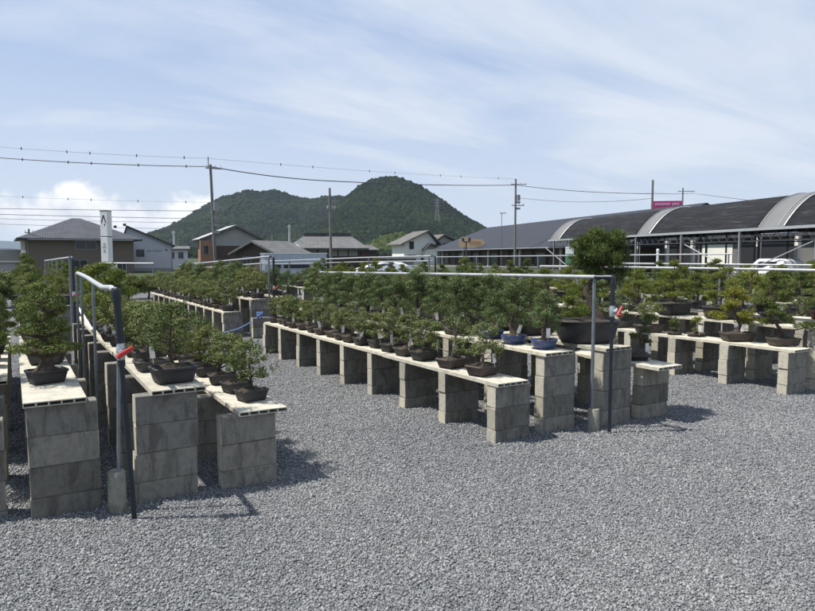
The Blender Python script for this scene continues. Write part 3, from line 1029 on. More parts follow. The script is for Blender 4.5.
SHRUBS = [shrub_mesh(500 + i, 1.3, 1.5, M[k]) for i, k in enumerate(('leaf_broad', 'leaf_dpine', 'leaf_juni', 'leaf_pine'))]
SW = ('light green', 'dark green', 'blue green', 'yellow green')
shr = []
for (px, d, s, k) in ((3, 20, 1.0, 2), (38, 20.5, 0.95, 0), (70, 22, 1.0, 3), (110, 23, 1.0, 0), (148, 24.5, 0.95, 0), (186, 25.5, 0.95, 1), (226, 26, 0.95, 1), (272, 26.5, 0.95, 0), (20, 21, 1.0, 1), (52, 22.5, 1.0, 2), (92, 21.5, 1.2, 1), (128, 24, 0.95, 1), (168, 25, 0.9, 3), (205, 26, 0.9, 0), (246, 26, 0.9, 2), (300, 27, 0.9, 1), (345, 26, 0.85, 0), (392, 24, 0.8, 2), (420, 23, 0.85, 3),
                      (448, 21, 0.9, 3), (474, 19, 0.95, 1), (500, 19.5, 1.06, 1), (524, 18, 0.9, 3), (552, 20, 0.85, 0), (588, 19, 0.85, 2), (614, 19.5, 0.8, 3), (640, 19, 0.85, 1), (664, 20.5, 0.85, 2), (690, 20, 0.9, 0), (709, 18, 0.8, 1), (728, 21, 0.95, 1), (744, 20, 0.9, 0), (757, 19, 0.95, 3), (773, 21, 0.95, 1), (790, 20, 0.9, 2), (806, 21, 0.95, 0), (822, 20, 0.9, 1)):
    shr.append((px, d, s, k))
for i, (px, d, s, k) in enumerate(sorted(shr)):
    x, y = at(px, d)
    s = s * (0.95 if px < 100 else 0.88 if px < 440 else 1.0 if px < 540 else 1.14)
    t = thing('shrub', '%s clipped shrub behind the benches, %s from the left' % (SW[k], ORD[i]), 'shrub', (x, y, 0), rnd.uniform(0, 6), 'shrubs growing behind the benches')
    link('trunk', SHRUBS[k][0], t, None, None, (s, s, s))
    link('crown', SHRUBS[k][1], t, None, None, (s, s, s))

# ------------------------------------------------------------------ pipe rails


def elbow(p0, p1, p2, n=6):
    a, b, c = Vector(p0), Vector(p1), Vector(p2)
    return [a.lerp(b, t).lerp(b.lerp(c, t), t) for t in [i / n for i in range(n + 1)]]


def valve(t, x, y, z, side=1.0, tilt=0.35):
    m = MB()
    m.tube([(x, y, z - 0.05), (x, y, z - 0.02), (x, y, z + 0.02), (x, y, z + 0.05)], [0.021, 0.027, 0.027, 0.021], 12)
    m.tube([(x, y, z), (x, y - 0.055, z)], 0.014, 8)
    v = m.build('valve', M['brass'], t)
    h = MB()
    h.box(-0.055, 0.055, -0.008, 0.008, -0.013, 0.013)
    h.box(-0.055, -0.045, -0.03, -0.008, -0.013, 0.013)
    hm = h.build('handle', M['red'], v, 0.003)
    hm.location = (x + 0.03 * side, y - 0.06, z)
    hm.rotation_euler = (0, -tilt, 0.25)


def near_rail(label, x, y, ztop, path, posts, foot, fh, vz, name='pipe_rail', side=1.0, dark_r=0.0225, tilt=0.45, lean=0.0, upper=1.3):
    t = thing(name, label, 'pipe rail', (0, 0, 0), 0, 'watering pipe rails along the benches')
    m = MB()
    ax, ay = path[0][0], path[0][1]
    lx = lambda z: x + lean * (z / ztop - 0.5)
    m.tube([(lx(-0.05), y, -0.05), (lx(vz), y, vz - 0.05)], dark_r, 14)
    xt = lx(ztop)
    ur = dark_r * upper
    m.tube([(lx(vz), y, vz + 0.05), (lx(ztop - 0.04), y, ztop - 0.04)] + elbow((xt, y, ztop - 0.025), (xt, y, ztop), (xt + (ax - xt) * 0.2, y + (ay - y) * 0.2, path[0][2])) + [(ax, ay, path[0][2])], ur, 14)
    m.tube([(lx(vz), y, vz + 0.05), (lx(vz + 0.04), y, vz + 0.085)], ur * 1.25, 14)
    m.tube([(lx(vz - 0.04), y, vz - 0.09), (lx(vz), y, vz - 0.05)], dark_r * 1.45, 14)
    m.tube([(lx(ztop - 0.07), y, ztop - 0.07), (lx(ztop - 0.03), y, ztop - 0.03)] + elbow((xt, y, ztop - 0.02), (xt, y, ztop), (xt + (ax - xt) * 0.16, y + (ay - y) * 0.16, path[0][2])) + [(xt + (ax - xt) * 0.45, y + (ay - y) * 0.45, path[0][2])], ur * 1.22, 14)
    m.build('riser_pipe', M['pvc'], t)
    valve(t, lx(vz), y, vz, side, tilt)
    MB().tube(path, 0.019, 12).build('rail', M['galv'], t)
    for k, (qx, qy, qz) in enumerate(posts):
        MB().tube([(qx - (lean * 0.6 if k == 0 else 0), qy, -0.05), (qx - (lean * 1.35 if k == 0 else 0), qy, qz)], 0.0115 if lean else 0.0155, 10).build('post', M['dullpipe'], t)
    if foot:
        f = MB()
        f.tube([(foot[0], foot[1], -0.08), (foot[0], foot[1], fh - 0.008), (foot[0], foot[1], fh)], [0.055, 0.053, 0.047], 20)
        f.build('footing', M['footing'], t)
    return t


near_rail('dark watering pipe with red valve handle and wavy rail between the left benches', 0.527, 4.16, 1.405,
          [(0.50, 4.23, 1.395), (0.52, 4.6, 1.395), (0.525, 5.1, 1.375), (0.52, 5.6, 1.392), (0.525, 6.2, 1.41), (0.52, 6.8, 1.425), (0.515, 7.15, 1.43)],
          [(0.452, 4.33, 1.395), (0.52, 5.75, 1.40), (0.52, 6.85, 1.42), (0.50, 7.1, 1.42)], (0.487, 4.35), 0.26, 1.035, side=0.5, lean=-0.06, dark_r=0.0155, upper=1.4)
near_rail('dark watering pipe with red valve handle beside the big ball pine', 4.55, 4.02, 1.415,
          [(4.49, 4.17, 1.41), (4.51, 6.0, 1.385), (4.53, 8.3, 1.35), (4.53, 10.5, 1.315)],
          [(4.51, 4.20, 1.40), (4.53, 7.3, 1.36), (4.53, 10.45, 1.31)], (4.505, 4.17), 0.2, 1.11, side=1.0, tilt=0.75, dark_r=0.0155, upper=1.25)


def far_rail(label, pts, n_posts, riser=None, r=0.021, low=None):
    t = thing('pipe_rail', label, 'pipe rail', (0, 0, 0), 0, 'watering pipe rails along the benches')
    MB().tube(pts, r, 8).build('rail', M['galv'], t)
    if low:
        MB().tube([(p[0] + 0.03, p[1], p[2] - low) for p in pts], r * 0.8, 8).build('rail', M['galv'], t)
    a, b = Vector(pts[0]), Vector(pts[-1])
    for i in range(n_posts):
        q = a.lerp(b, (i + 0.03) / max(1, n_posts - 0.94))
        MB().tube([(q.x, q.y, -0.05), (q.x, q.y, q.z - 0.005)], 0.02, 8).build('post', M['dullpipe'], t)
    if riser:
        x, y, z, vz = riser
        m = MB()
        m.tube([(x, y, -0.05), (x, y, z - 0.07)] + elbow((x, y, z - 0.06), (x, y, z + 0.01), (a.x, a.y, a.z)), 0.023, 10)
        m.build('riser_pipe', M['pvc'], t)
        valve(t, x, y, vz, 1.0, 0.6)
    return t


far_rail('pipe rail with dark riser and many posts beyond the left benches', [(0.80, 12.65, 1.575), (0.78, 15, 1.55), (0.74, 18.5, 1.5), (0.7, 21, 1.47)], 6, (0.83, 12.5, 1.59, 0.95), 0.017)
far_rail('long pipe rail with dark riser along the far middle benches', [(4.5, 13.0, 1.59), (4.5, 17, 1.46), (4.5, 21.7, 1.31)], 4, (4.52, 12.85, 1.60, 0.95), low=0.13)
far_rail('long double pipe rail with dark riser along the far right benches', [(8.6, 13.2, 1.60), (8.6, 17, 1.55), (8.6, 22, 1.45), (8.6, 26, 1.38)], 5, (8.62, 13.05, 1.61, 1.0), low=0.12)
far_rail('bright pipe rail above the right benches', [(8.9, 3.9, 1.415), (8.9, 7, 1.41), (8.9, 9.7, 1.40)], 4)
far_rail('pipe rail above the rightmost benches', [(12.7, 5.2, 1.43), (12.7, 8, 1.425), (12.7, 11.0, 1.42)], 4)
far_rail('long high pipe rail in front of the dark roofed hall', [(16.8, 10.7, 1.655), (16.8, 16, 1.62), (16.8, 22, 1.58), (16.8, 30, 1.52)], 6, low=0.42)
far_rail('short pipe rail behind the far left benches', [(at(100, 25)[0], at(100, 25)[1], 1.33), (at(154, 25)[0], at(154, 25)[1], 1.32)], 3)

# hose with red valve in the left rows: white flexible pipe
m = MB().tube([(0.62, 8.75, 0.98), (0.64, 8.5, 0.93), (0.67, 8.1, 0.84), (0.69, 7.9, 0.78)], 0.016, 8)
tag(m.build('hose', M['whitep']), 'short white hose sloping down among the left benches', 'hose')

# rope across the cross path
x, y = 4.0, 12.42
t = pillar(4.08, 12.35, 0.40, 'short single block pillar with blue rope at the cross path', 'block pillars under the bench boards')
pts = []
for i in range(13):
    q = i / 12
    pts.append((4.02 + (3.42 - 4.02) * q, 12.25 + (12.72 - 12.25) * q, 0.42 * (1 - q) + 0.08 * q - 0.12 * math.sin(q * PI) * 0.5 + 0.02))
m = MB().tube(pts, 0.012, 6)
for k in range(4):
    m.tube([(4.02 + 0.05 * math.cos(a + k), 12.27 + 0.035 * math.sin(a * 1 + k * 0.7), 0.43 + 0.022 * k + 0.02 * math.sin(a * 2)) for a in [j * PI / 5 for j in range(11)]], 0.01, 6)
tag(m.build('rope', M['rope']), 'blue rope tied in a knot on a short block pillar', 'rope')
m = MB().tube([(1.75 + 0.14 * i, 9.9 + 0.95 * i, 0.028 + 0.004 * math.sin(i * 2)) for i in range(12)], 0.013, 6)
tag(m.build('hose', M['galv']), 'long pale hose lying on the gravel aisle', 'hose')

# ------------------------------------------------------------------ buildings


def window(parent, x, z, w, h, y=0.0, mat='frame', bars=1):
    m = MB()
    f = 0.05
    y0, y1 = y - 0.05, y + 0.01
    m.box(x - w / 2 - f, x + w / 2 + f, y0, y1, z - f, z)
    m.box(x - w / 2 - f, x + w / 2 + f, y0, y1, z + h, z + h + f)
    m.box(x - w / 2 - f, x - w / 2, y0, y1, z, z + h)
    m.box(x + w / 2, x + w / 2 + f, y0, y1, z, z + h)
    for b in range(bars):
        bx = x - w / 2 + w * (b + 1) / (bars + 1)
        m.box(bx - 0.025, bx + 0.025, y0 + 0.01, y1 - 0.005, z, z + h)
    o = m.build('window', M[mat], parent)
    MB().box(x - w / 2, x + w / 2, y - 0.02, y - 0.006, z, z + h).build('pane', M['glass'], o)
    return o


def gable_roof(m, x0, x1, y0, y1, ze, zr, ridge='x', th=0.16, hip=0.0, rc=None):
    """two slopes with thickness over the rectangle, ridge along x or y; hip pulls the ridge ends in"""
    if ridge == 'x':
        ym = (y0 + y1) / 2 if rc is None else rc
        top = [(x0, y0, ze), (x1, y0, ze), (x1, y1, ze), (x0, y1, ze), (x0 + hip, ym, zr), (x1 - hip, ym, zr)]
        fs = [(0, 1, 5, 4), (2, 3, 4, 5), (0, 4, 3), (1, 2, 5)]
    else:
        xm = (x0 + x1) / 2 if rc is None else rc
        top = [(x0, y0, ze), (x1, y0, ze), (x1, y1, ze), (x0, y1, ze), (xm, y0 + hip, zr), (xm, y1 - hip, zr)]
        fs = [(0, 4, 5, 3), (1, 2, 5, 4), (0, 1, 4), (2, 3, 5)]
    if hip == 0.0:
        fs = fs[:2]
        bot = [(a, b, c - th) for a, b, c in top]
        edge = [(0, 1), (1, 5), (5, 2), (2, 3), (3, 4), (4, 0)] if ridge == 'x' else [(0, 4), (4, 1), (1, 2), (2, 5), (5, 3), (3, 0)]
        n = 6
        m.add(top + bot, fs + [tuple(i + n for i in f[::-1]) for f in fs] + [(a, a + n, b + n, b) for a, b in edge])
    else:
        bot = [(a, b, c - th) for a, b, c in top[:4]]
        m.add(top + bot, fs + [(9, 8, 7, 6), (0, 6, 7, 1), (1, 7, 8, 2), (2, 8, 9, 3), (3, 9, 6, 0)])
    return m


def house(name, label, px, d, w, dep, eave, zr, wall, roof, ridge='x', over=0.6, hip=0.0, rot=0.0, rc=None, cat='house', ridgecap=None):
    x, y = at(px, d)
    t = thing(name, label, cat, (x, y, 0), -az(px) + rot)
    m = MB().box(-w / 2, w / 2, 0, dep, -0.1, eave - 0.1)
    if hip == 0:
        if ridge == 'y':
            r = 0.0 if rc is None else rc
            m.prism([(-w / 2, eave - 0.1), (w / 2, eave - 0.1), (r, zr - 0.2)], 0.0, dep)
        else:
            r = dep / 2
            vs = [(-w / 2, 0, eave - 0.1), (-w / 2, dep, eave - 0.1), (-w / 2, r, zr - 0.2), (w / 2, 0, eave - 0.1), (w / 2, dep, eave - 0.1), (w / 2, r, zr - 0.2)]
            m.add(vs, [(0, 1, 2), (3, 5, 4), (0, 2, 5, 3), (1, 4, 5, 2)])
    m.build('wall', M[wall], t)
    rm = MB()
    gable_roof(rm, -w / 2 - over, w / 2 + over, -over, dep + over, eave - over * (zr - eave) / (dep / 2 if ridge == 'x' else w / 2) * 0.8 + 0.05, zr, ridge, 0.16, hip + (over if hip else 0), rc)
    ro = rm.build('roof', M[roof], t)
    if ridgecap and ridge == 'x':
        MB().box(-w / 2 - over + hip + over, w / 2 - hip, dep / 2 - 0.25, dep / 2 + 0.25, zr - 0.15, zr + ridgecap).build('ridge_cap', M['roof_slate'], ro)
    return t


# low flat building, far left
x, y = at(-2, 62)
t = thing('flat_building', 'low pale flat roofed building at the far left', 'building', (x, y, 0), -az(-2))
MB().box(-3.5, 2.1, 0, 6, -0.1, 1.0).build('wall', M['wall_white'], t)
MB().box(-3.7, 2.3, -0.3, 6.2, 1.0, 2.2).build('fascia', M['wall_grey'], t)
MB().box(-3.7, 2.3, -0.36, -0.3, 1.0, 1.14).build('trim', M['whitep'], t)
# brown house
D = 60
t = house('brown_house', 'brown house with grey hipped roof behind the white pole sign', 83, D, 8.9, 8.0, 3.4, 5.25, 'wall_brown', 'roof_slate', 'x', 0.7, 4.1, 0.10)
window(t, 0.35, zpix(249, D), 1.7, 0.75)
window(t, -0.2, 0.3, 1.2, 0.9)
window(t, 3.4, 0.2, 1.0, 0.8)
# cream side bay with its own windows on the left wall
MB().box(-4.75, -4.452, 1.2, 4.2, 1.0, 3.05).build('bay', M['wall_cream'], t)
MB().box(-4.77, -4.752, 1.5, 3.9, 1.9, 2.8).build('bay_window', M['glass'], t)
MB().box(-4.75, -4.46, -0.02, 0.6, 1.3, 2.1).build('air_conditioner', M['whitep'], t)
MB().box(-4.3, 4.3, -0.74, -0.70, 3.02, 3.14).build('gutter', M['frame'], t)
MB().tube([(-4.3, -0.06, 0), (-4.3, -0.06, 3.0)], 0.04, 6).build('downpipe', M['frame'], t)
# pole sign
D = 44
x, y = at(108, D)
t = thing('pole_sign', 'tall white pillar sign with black pointed mark before the brown house', 'sign', (x, y, 0), -az(108) - 0.6)
wz = [zpix(262, D), zpix(237, D), zpix(212, D)]
MB().box(-0.26, 0.26, -0.26, 0.26, wz[0], wz[1] - 0.03).build('lower_panel', M['whitep'], t, 0.01)
up = MB().box(-0.26, 0.26, -0.26, 0.26, wz[1] + 0.03, wz[2]).build('upper_panel', M['whitep'], t, 0.01)
MB().box(-0.245, 0.245, -0.245, 0.245, wz[1] - 0.035, wz[1] + 0.035).build('band', M['dark'], t)
MB().box(-0.27, 0.27, -0.27, 0.27, wz[2], wz[2] + 0.06).build('cap', M['frame'], t)
mk = MB()
cz = wz[2] - 0.55
mk.prism([(-0.2, cz - 0.22), (-0.13, cz - 0.22), (0.0, cz + 0.18), (0.13, cz - 0.22), (0.2, cz - 0.22), (0.04, cz + 0.3), (-0.04, cz + 0.3)], -0.268, -0.262)
mk.prism([(0.03, cz - 0.42), (0.13, cz - 0.36), (0.05, cz - 0.22)], -0.268, -0.262)
mk.build('mark', M['black'], t)
mk = MB()
c2 = (wz[0] + wz[1]) / 2 + 0.1
for k, (dx, dz, w, h) in enumerate(((0, 0.28, 0.2, 0.03), (0, 0.2, 0.04, 0.2), (-0.09, 0.06, 0.03, 0.2), (0.09, 0.06, 0.03, 0.2), (0, 0.02, 0.16, 0.03), (0, -0.14, 0.18, 0.03), (0, -0.22, 0.03, 0.16), (0.07, -0.27, 0.03, 0.1), (-0.07, -0.27, 0.03, 0.1))):
    mk.box(dx - w / 2, dx + w / 2, -0.268, -0.262, c2 + dz - h / 2, c2 + dz + h / 2)
mk.build('lettering', M['frame'], t)
for sx in (-0.16, 0.16):
    MB().box(sx - 0.07, sx + 0.07, -0.1, 0.1, -0.05, wz[0]).build('leg', M['dark'], t)
MB().box(0.3, 0.6, -0.2, 0.2, 0, 1.05).build('side_box', M['whitep'], t)
# white house with small dark lettering
D = 68
t = house('white_house', 'white house with a row of dark lettering under its gable', 149, D, 4.6, 9, 2.9, 4.75, 'wall_white', 'roof_slate', 'y', 0.35, 0, 0.0, -2.0)
window(t, -0.75, zpix(256, D), 0.65, 0.62, 0, 'dark', 0)
mk = MB()
zz = zpix(251, D)
r5 = random.Random(4)
for k in range(8):
    x0 = -0.1 + k * 0.19
    if k == 2:
        mk.box(x0, x0 + 0.1, -0.012, -0.004, zz - 0.02, zz + 0.02)
        continue
    mk.box(x0, x0 + 0.14, -0.012, -0.004, zz + 0.06, zz + 0.09)
    mk.box(x0 + 0.05, x0 + 0.08, -0.012, -0.004, zz - 0.09, zz + 0.06)
    mk.box(x0 + r5.uniform(0, 0.04), x0 + 0.13, -0.012, -0.004, zz - 0.03, zz)
mk.box(1.72, 1.86, -0.012, -0.004, zz, zz + 0.2)
mk.build('lettering', M['black'], t)
for k, (sx, sz) in enumerate(((-3.1, 4.5), (-2.2, 4.72))):
    MB().tube([(sx, 1.0, sz), (sx, 1.0, sz + 0.25)], 0.16, 8).build('roof_vent', M['dark'], t)
MB().box(2.33, 2.6, 0.5, 1.2, 0.2, 0.9).build('air_conditioner', M['whitep'], t)
MB().tube([(2.34, -0.05, 0), (2.34, -0.05, 2.6)], 0.04, 6).build('downpipe', M['frame'], t)
MB().box(-2.3, 2.3, -0.05, -0.003, 0.0, 0.35).build('plinth', M['wall_grey'], t)
# small green roofed house
D = 90
t = house('small_house', 'small pale house with green grey roof beside the white house', 177, D, 3.0, 5, 2.6, 3.0, 'wall_white', 'roof_tile', 'x', 0.3)
window(t, -0.6, 1.3, 0.6, 0.8)
window(t, 0.6, 1.3, 0.6, 0.8)
# orange walled house with pale roof
D = 58
t = house('gabled_house', 'two storey house with orange wall and pale left roof slope', 234, D, 4.9, 3.4, 3.15, 4.3, 'wall_grey', 'roof_brown', 'y', 0.35, 0, 0.2, 0.25)
MB().box(-2.52, -2.455, 0.0, 3.38, -0.05, 2.9).build('side_wall', M['wall_orange'], t)
MB().box(-2.48, 2.48, -0.08, -0.005, -0.05, 2.5).build('lower_wall', M['wall_dbrown'], t)
MB().box(-2.9, -1.9, -0.5, -0.09, -0.05, 2.95).build('orange_bay', M['wall_orange'], t)
window(t, -2.45, 1.75, 0.4, 0.75, -0.5, 'frame', 0)
rm = MB()
rm.add([(-2.95, -0.4, 3.1), (0.2, -0.4, 4.36), (0.2, 3.8, 4.36), (-2.95, 3.8, 3.1), (-2.95, -0.4, 3.04), (0.2, -0.4, 4.30), (0.2, 3.8, 4.30), (-2.95, 3.8, 3.04)], [(0, 1, 2, 3), (7, 6, 5, 4), (0, 4, 5, 1), (1, 5, 6, 2), (2, 6, 7, 3), (3, 7, 4, 0)])
rm.build('pale_roof_slope', M['roof_pale'], t)
# lower house in front of it
D = 52
t = house('low_house', 'low house with weathered grey roof and dark gable', 256, D, 4.0, 3.6, 1.95, 2.85, 'wall_dbrown', 'roof_tile', 'y', 0.5, 0, -0.75, 0.0)
window(t, -0.9, 0.6, 0.8, 0.9)
window(t, 0.9, 0.6, 0.8, 0.9)
MB().tube([(0, 2, 2.7), (0, 2, 3.4)], 0.03, 6).build('antenna', M['frame'], t)
# traditional tiled house
D = 66
t = house('tiled_house', 'wide traditional house with weathered tiled hip roof', 328, D, 6.6, 8, 2.55, 3.75, 'wall_dbrown', 'roof_tile', 'x', 0.8, 0.8, 0.0, None, 'house', 0.3)
MB().box(-3.2, 3.2, -0.05, -0.005, 1.6, 2.3).build('window_band', M['wall_grey'], t)
for k in range(7):
    MB().box(-3.15 + k * 1.03, -3.02 + k * 1.03, -0.09, -0.05, 0, 2.35).build('post', M['wall_dbrown'], t)
m = MB()
gable_roof(m, -5.2, -2.4, -1.2, 1.4, 2.2, 2.75, 'x', 0.12, 0.6)
m.build('porch_roof', M['roof_pale'], t)
m = MB()
gable_roof(m, 2.6, 5.2, -0.6, 3.0, 2.25, 2.75, 'x', 0.12, 0.7)
m.build('wing_roof', M['roof_tile'], t)
MB().box(-5.0, -2.6, -0.9, 1.2, -0.05, 2.15).build('porch_wall', M['wall_dbrown'], t)
MB().box(3.32, 5.0, -0.3, 2.7, -0.05, 2.2).build('wing_wall', M['wall_dbrown'], t)
# long pale blue wall
x, y = at(297, 46)
t = thing('garden_wall', 'long pale blue panel wall before the tiled house', 'wall', (x, y, 0), -az(297))
MB().box(-2.5, 2.1, 0, 0.12, -0.05, 1.75).build('panel', M['wall_blue'], t)
MB().box(-2.55, 2.15, -0.03, 0.15, 1.75, 1.82).build('coping', M['whitep'], t)
MB().box(-2.5, -2.2, -0.05, -0.003, 0.6, 1.72).build('end_panel', M['whitep'], t)
for k in range(9):
    MB().box(-2.0 + k * 0.5, -1.96 + k * 0.5, -0.035, -0.004, 0.0, 1.72).build('post', M['wall_blue'], t)
for k, (a, b) in enumerate(((-1.6, -1.1), (-0.9, 0.9), (1.2, 1.8))):
    MB().box(a, b, -0.05, -0.037, 0.75, 1.0).build('vent_slot', M['black'], t)
# low grey sheds right of the tiled house
x, y = at(383, 72)
t = thing('low_shed', 'low grey shed behind the white car', 'shed', (x, y, 0), -az(383))
MB().box(-4, 3.4, 0, 5, -0.1, 1.3).build('wall', M['wall_grey'], t)
MB().box(-4.3, 3.7, -0.4, 5.3, 1.3, 1.5).build('roof', M['roof_pale'], t)
# white and cream house with three roofs
D = 140
t = house('cream_house', 'cream house with overlapping brown gable roofs and dark upper windows', 420, D, 3.9, 4.6, 3.1, 4.75, 'wall_cream', 'roof_brown', 'y', 0.55, 0, 0.35, 0.9)
w1 = window(t, -1.05, 2.1, 0.45, 1.0, 0, 'dark', 1)
window(t, -1.0, 0.5, 0.9, 0.7)
window(t, 0.6, 0.5, 0.9, 0.7)
m = MB()
gable_roof(m, 0.2, 3.2, -0.9, 4, 2.0, 2.9, 'y', 0.14, 0, 1.0)
m.build('porch_roof', M['roof_brown'], t)
m = MB()
gable_roof(m, 1.6, 5.8, 0.4, 5, 2.9, 4.25, 'y', 0.16, 0, 3.2)
m.build('wing_roof', M['roof_brown'], t)
m = MB().box(1.96, 5.4, 0.8, 6, -0.1, 2.75)
m.prism([(1.96, 2.75), (5.4, 2.75), (3.3, 3.95)], 0.8, 6)
t.scale = (1.85, 1.85, 1.5)
wg = m.build('wing_wall', M['wall_grey'], t)
window(t, 3.9, 2.6, 1.3, 0.35, 0.8, 'dark', 1)
MB().box(0.4, 1.9, -0.6, -0.005, -0.1, 2.0).build('porch_wall', M['wall_cream'], t)

# ---- dark hall with the long metal roof, axis 14.6 degrees left of the view
ax_h = YAW - R(14.6)


def axis_frame(px, d, axis):
    x, y = at(px, d)
    return (x, y, 0), -axis


def cam_pt(lat, d):
    return (lat * math.cos(YAW) + d * math.sin(YAW), -lat * math.sin(YAW) + d * math.cos(YAW), 0)


# local: origin at far left eave corner, +x to the right (away from the yard), -y toward the viewer along the eave
t = thing('market_hall', 'long low hall with plain dark metal roof left of the arched sheds', 'building', cam_pt(4.5, 130), -ax_h)
L = 68
m = MB()
m.add([(0, 0, 2.75), (0, -L, 2.75), (9, -L, 7.0), (9, -7.9, 7.0), (18, 0, 2.75), (18, -L, 2.75), (0, 0, 2.5), (0, -L, 2.5), (18, 0, 2.5), (18, -L, 2.5)],
      [(0, 1, 2, 3), (3, 2, 5, 4), (0, 3, 4), (0, 6, 7, 1), (4, 5, 9, 8), (0, 4, 8, 6), (1, 7, 9, 5, 2), (6, 8, 9, 7)])
m.build('roof', M['roof_metal'], t)
MB().box(1.6, 16.5, -L + 1, -1.5, -0.1, 2.5).build('wall', M['wall_dbrown'], t)
for k in range(16):
    MB().box(1.2, 1.45, -4 - k * 4.0, -3.75 - k * 4.0, 0, 2.5).build('post', M['wall_cream' if k % 3 == 0 else 'wall_dbrown'], t)
for k in range(15):
    if k % 2 == 0:
        MB().box(1.5, 1.59, -7.2 - k * 4.0, -4.6 - k * 4.0, 0.2, 2.0).build('shopfront', M['glass'], t)
MB().box(1.5, 1.58, -62, -55, 0.7, 1.9).build('pale_panel', M['wall_grey'], t)
MB().tube([(-0.06, 0, 2.62), (-0.06, -L, 2.62)], 0.09, 6).build('gutter', M['frame'], t)
# tan sign on the roof edge
D = 105.5
x, y = at(472, D)
t = thing('roof_sign', 'tan wooden sign with pointed right end on the dark hall roof', 'sign', (x, y, 0), -az(472) + 0.1)
zb, zt = 2.95, 4.65
poly = [(-2.0, zb + 0.1), (-1.2, zb), (1.6, zb + 0.15), (2.15, zb + 0.8), (1.6, zt - 0.35), (-0.4, zt - 0.3), (-0.9, zt), (-1.6, zt + 0.05), (-2.05, zt - 0.5), (-2.15, zb + 0.6)]
MB().prism(poly, 0, 0.18).build('panel', M['tan'], t)
mk = MB()
for k in range(6):
    x0 = -0.5 + k * 0.32
    mk.box(x0, x0 + 0.24, -0.03, -0.004, zb + 0.85, zb + 0.93)
    mk.box(x0 + 0.08, x0 + 0.15, -0.03, -0.004, zb + 0.5, zb + 1.05)
mk.build('lettering', M['rust'], t)
for sx in (-1.3, 1.2):
    MB().box(sx - 0.06, sx + 0.06, 0.0, 0.1, 2.3, zb + 0.2).build('bracket', M['dark'], t)
# floodlight pole in front
x, y = at(466, 34)
t = thing('floodlight_pole', 'slim dark pole with twin floodlights before the dark hall', 'floodlight pole', (x, y, 0), -az(466))
MB().tube([(0, 0, -0.05), (0, 0, 2.35)], 0.035, 8).build('pole', M['dark'], t)
MB().box(-0.18, 0.18, -0.03, 0.03, 2.3, 2.36).build('crossbar', M['dark'], t)
for sx in (-0.17, 0.17):
    MB().box(sx - 0.07, sx + 0.07, -0.1, 0.06, 2.37, 2.55).build('lamp_head', M['dark'], t, 0.01)

# ---- arched shade sheds
ax_p = YAW - R(12.2)
O = Vector(cam_pt(20.7, 33))   # on the eave line beside the nearest visible post
t = thing('shade_shed', 'long arched shed under black shade net with pale translucent bands', 'shed', O, -ax_p)
hw, ze, zr = 3.0, 3.17, 5.15
yA, yB = -13.0, 32.0


def arch(u):
    x = 2 * hw * (0.5 - 0.5 * math.cos(PI * u))
    return x, ze + (zr - ze) * (1 - abs(1 - x / hw) ** 2.2)


def arch_strip(y0, y1, dz, n=18, ny=6):
    m = MB()
    vs, fs = [], []
    for j in range(ny + 1):
        y = y0 + (y1 - y0) * j / ny
        for i in range(n + 1):
            ax, azz = arch(i / n)
            vs.append((ax, y, azz + dz))
    k = len(vs)
    vs += [(a, b, c - 0.03) for a, b, c in vs]
    w = n + 1
    for j in range(ny):
        for i in range(n):
            q = j * w + i
            fs.append((q, q + 1, q + w + 1, q + w))
            fs.append((q + k, q + w + k, q + w + 1 + k, q + 1 + k))
    for i in range(n):
        fs.append((i, i + k, i + 1 + k, i + 1))
        q = ny * w + i
        fs.append((q, q + 1, q + 1 + k, q + k))
    for j in range(ny):
        q = j * w
        fs.append((q, q + w, q + w + k, q + k))
        q = j * w + n
        fs.append((q, q + k, q + w + k, q + w))
    m.add(vs, fs, True)
    return m


bands = [(-11.3, -9.5), (2.2, 4.1), (14.8, 16.4), (29.7, 31.7)]
edges = [yA] + [e for b in bands for e in b] + [yB]
for i in range(0, len(edges) - 1, 2):
    if edges[i + 1] - edges[i] > 0.5:
        arch_strip(edges[i] + 0.005, edges[i + 1] - 0.005, 0.0, 18, max(3, int(edges[i + 1] - edges[i]))).build('shade_net', M['net'], t)
for b0, b1 in bands:
    o = arch_strip(b0, b1, 0.03, 18, 3).build('translucent_band', M['clear_sheet'], t)
    for q in (b0, b0 + 0.45, b1 - 0.05):
        MB().tube([(arch(i / 18)[0], q, arch(i / 18)[1] + 0.05) for i in range(19)], 0.045 if q == b0 else 0.03, 6).build('rib', M['galv' if q == b0 else 'frame'], o)
MB().box(-0.12, 0.0, yA, yB, ze - 0.13, ze + 0.02).build('gutter', M['galv'], t)
MB().box(-0.05, 0.05, yA, yB, ze - 0.75, ze - 0.68).build('lower_beam', M['dark'], t)
posts_y = [-11.0 + 5.5 * k for k in range(8)] + [30.8]
for q in posts_y:
    MB().box(-0.08, 0.03, q - 0.06, q + 0.06, -0.05, ze - 0.13).build('post', M['frame'], t)
    MB().box(2 * hw - 0.06, 2 * hw + 0.06, q - 0.06, q + 0.06, -0.05, ze).build('post', M['dark'], t)
    m = MB()
    m.tube([(0, q, ze - 0.7), (2 * hw, q, ze - 0.7)], 0.035, 6)
    m.tube([(0, q, ze - 0.1), (2 * hw, q, ze - 0.1)], 0.035, 6)
    for k in range(6):
        xa = k * 2 * hw / 6
        m.tube([(xa, q, ze - 0.7), (xa + hw / 6, q, ze - 0.1), (xa + hw / 3, q, ze - 0.7)], 0.02, 5)
    m.build('truss', M['dark'], t)
for k in range(16):
    MB().box(hw + 1.2, hw + 1.28, -10 + k * 2.75, -9.92 + k * 2.75, -0.05, ze - 0.1).build('post', M['dark'], t)
m = MB()
k = 0
q = yA
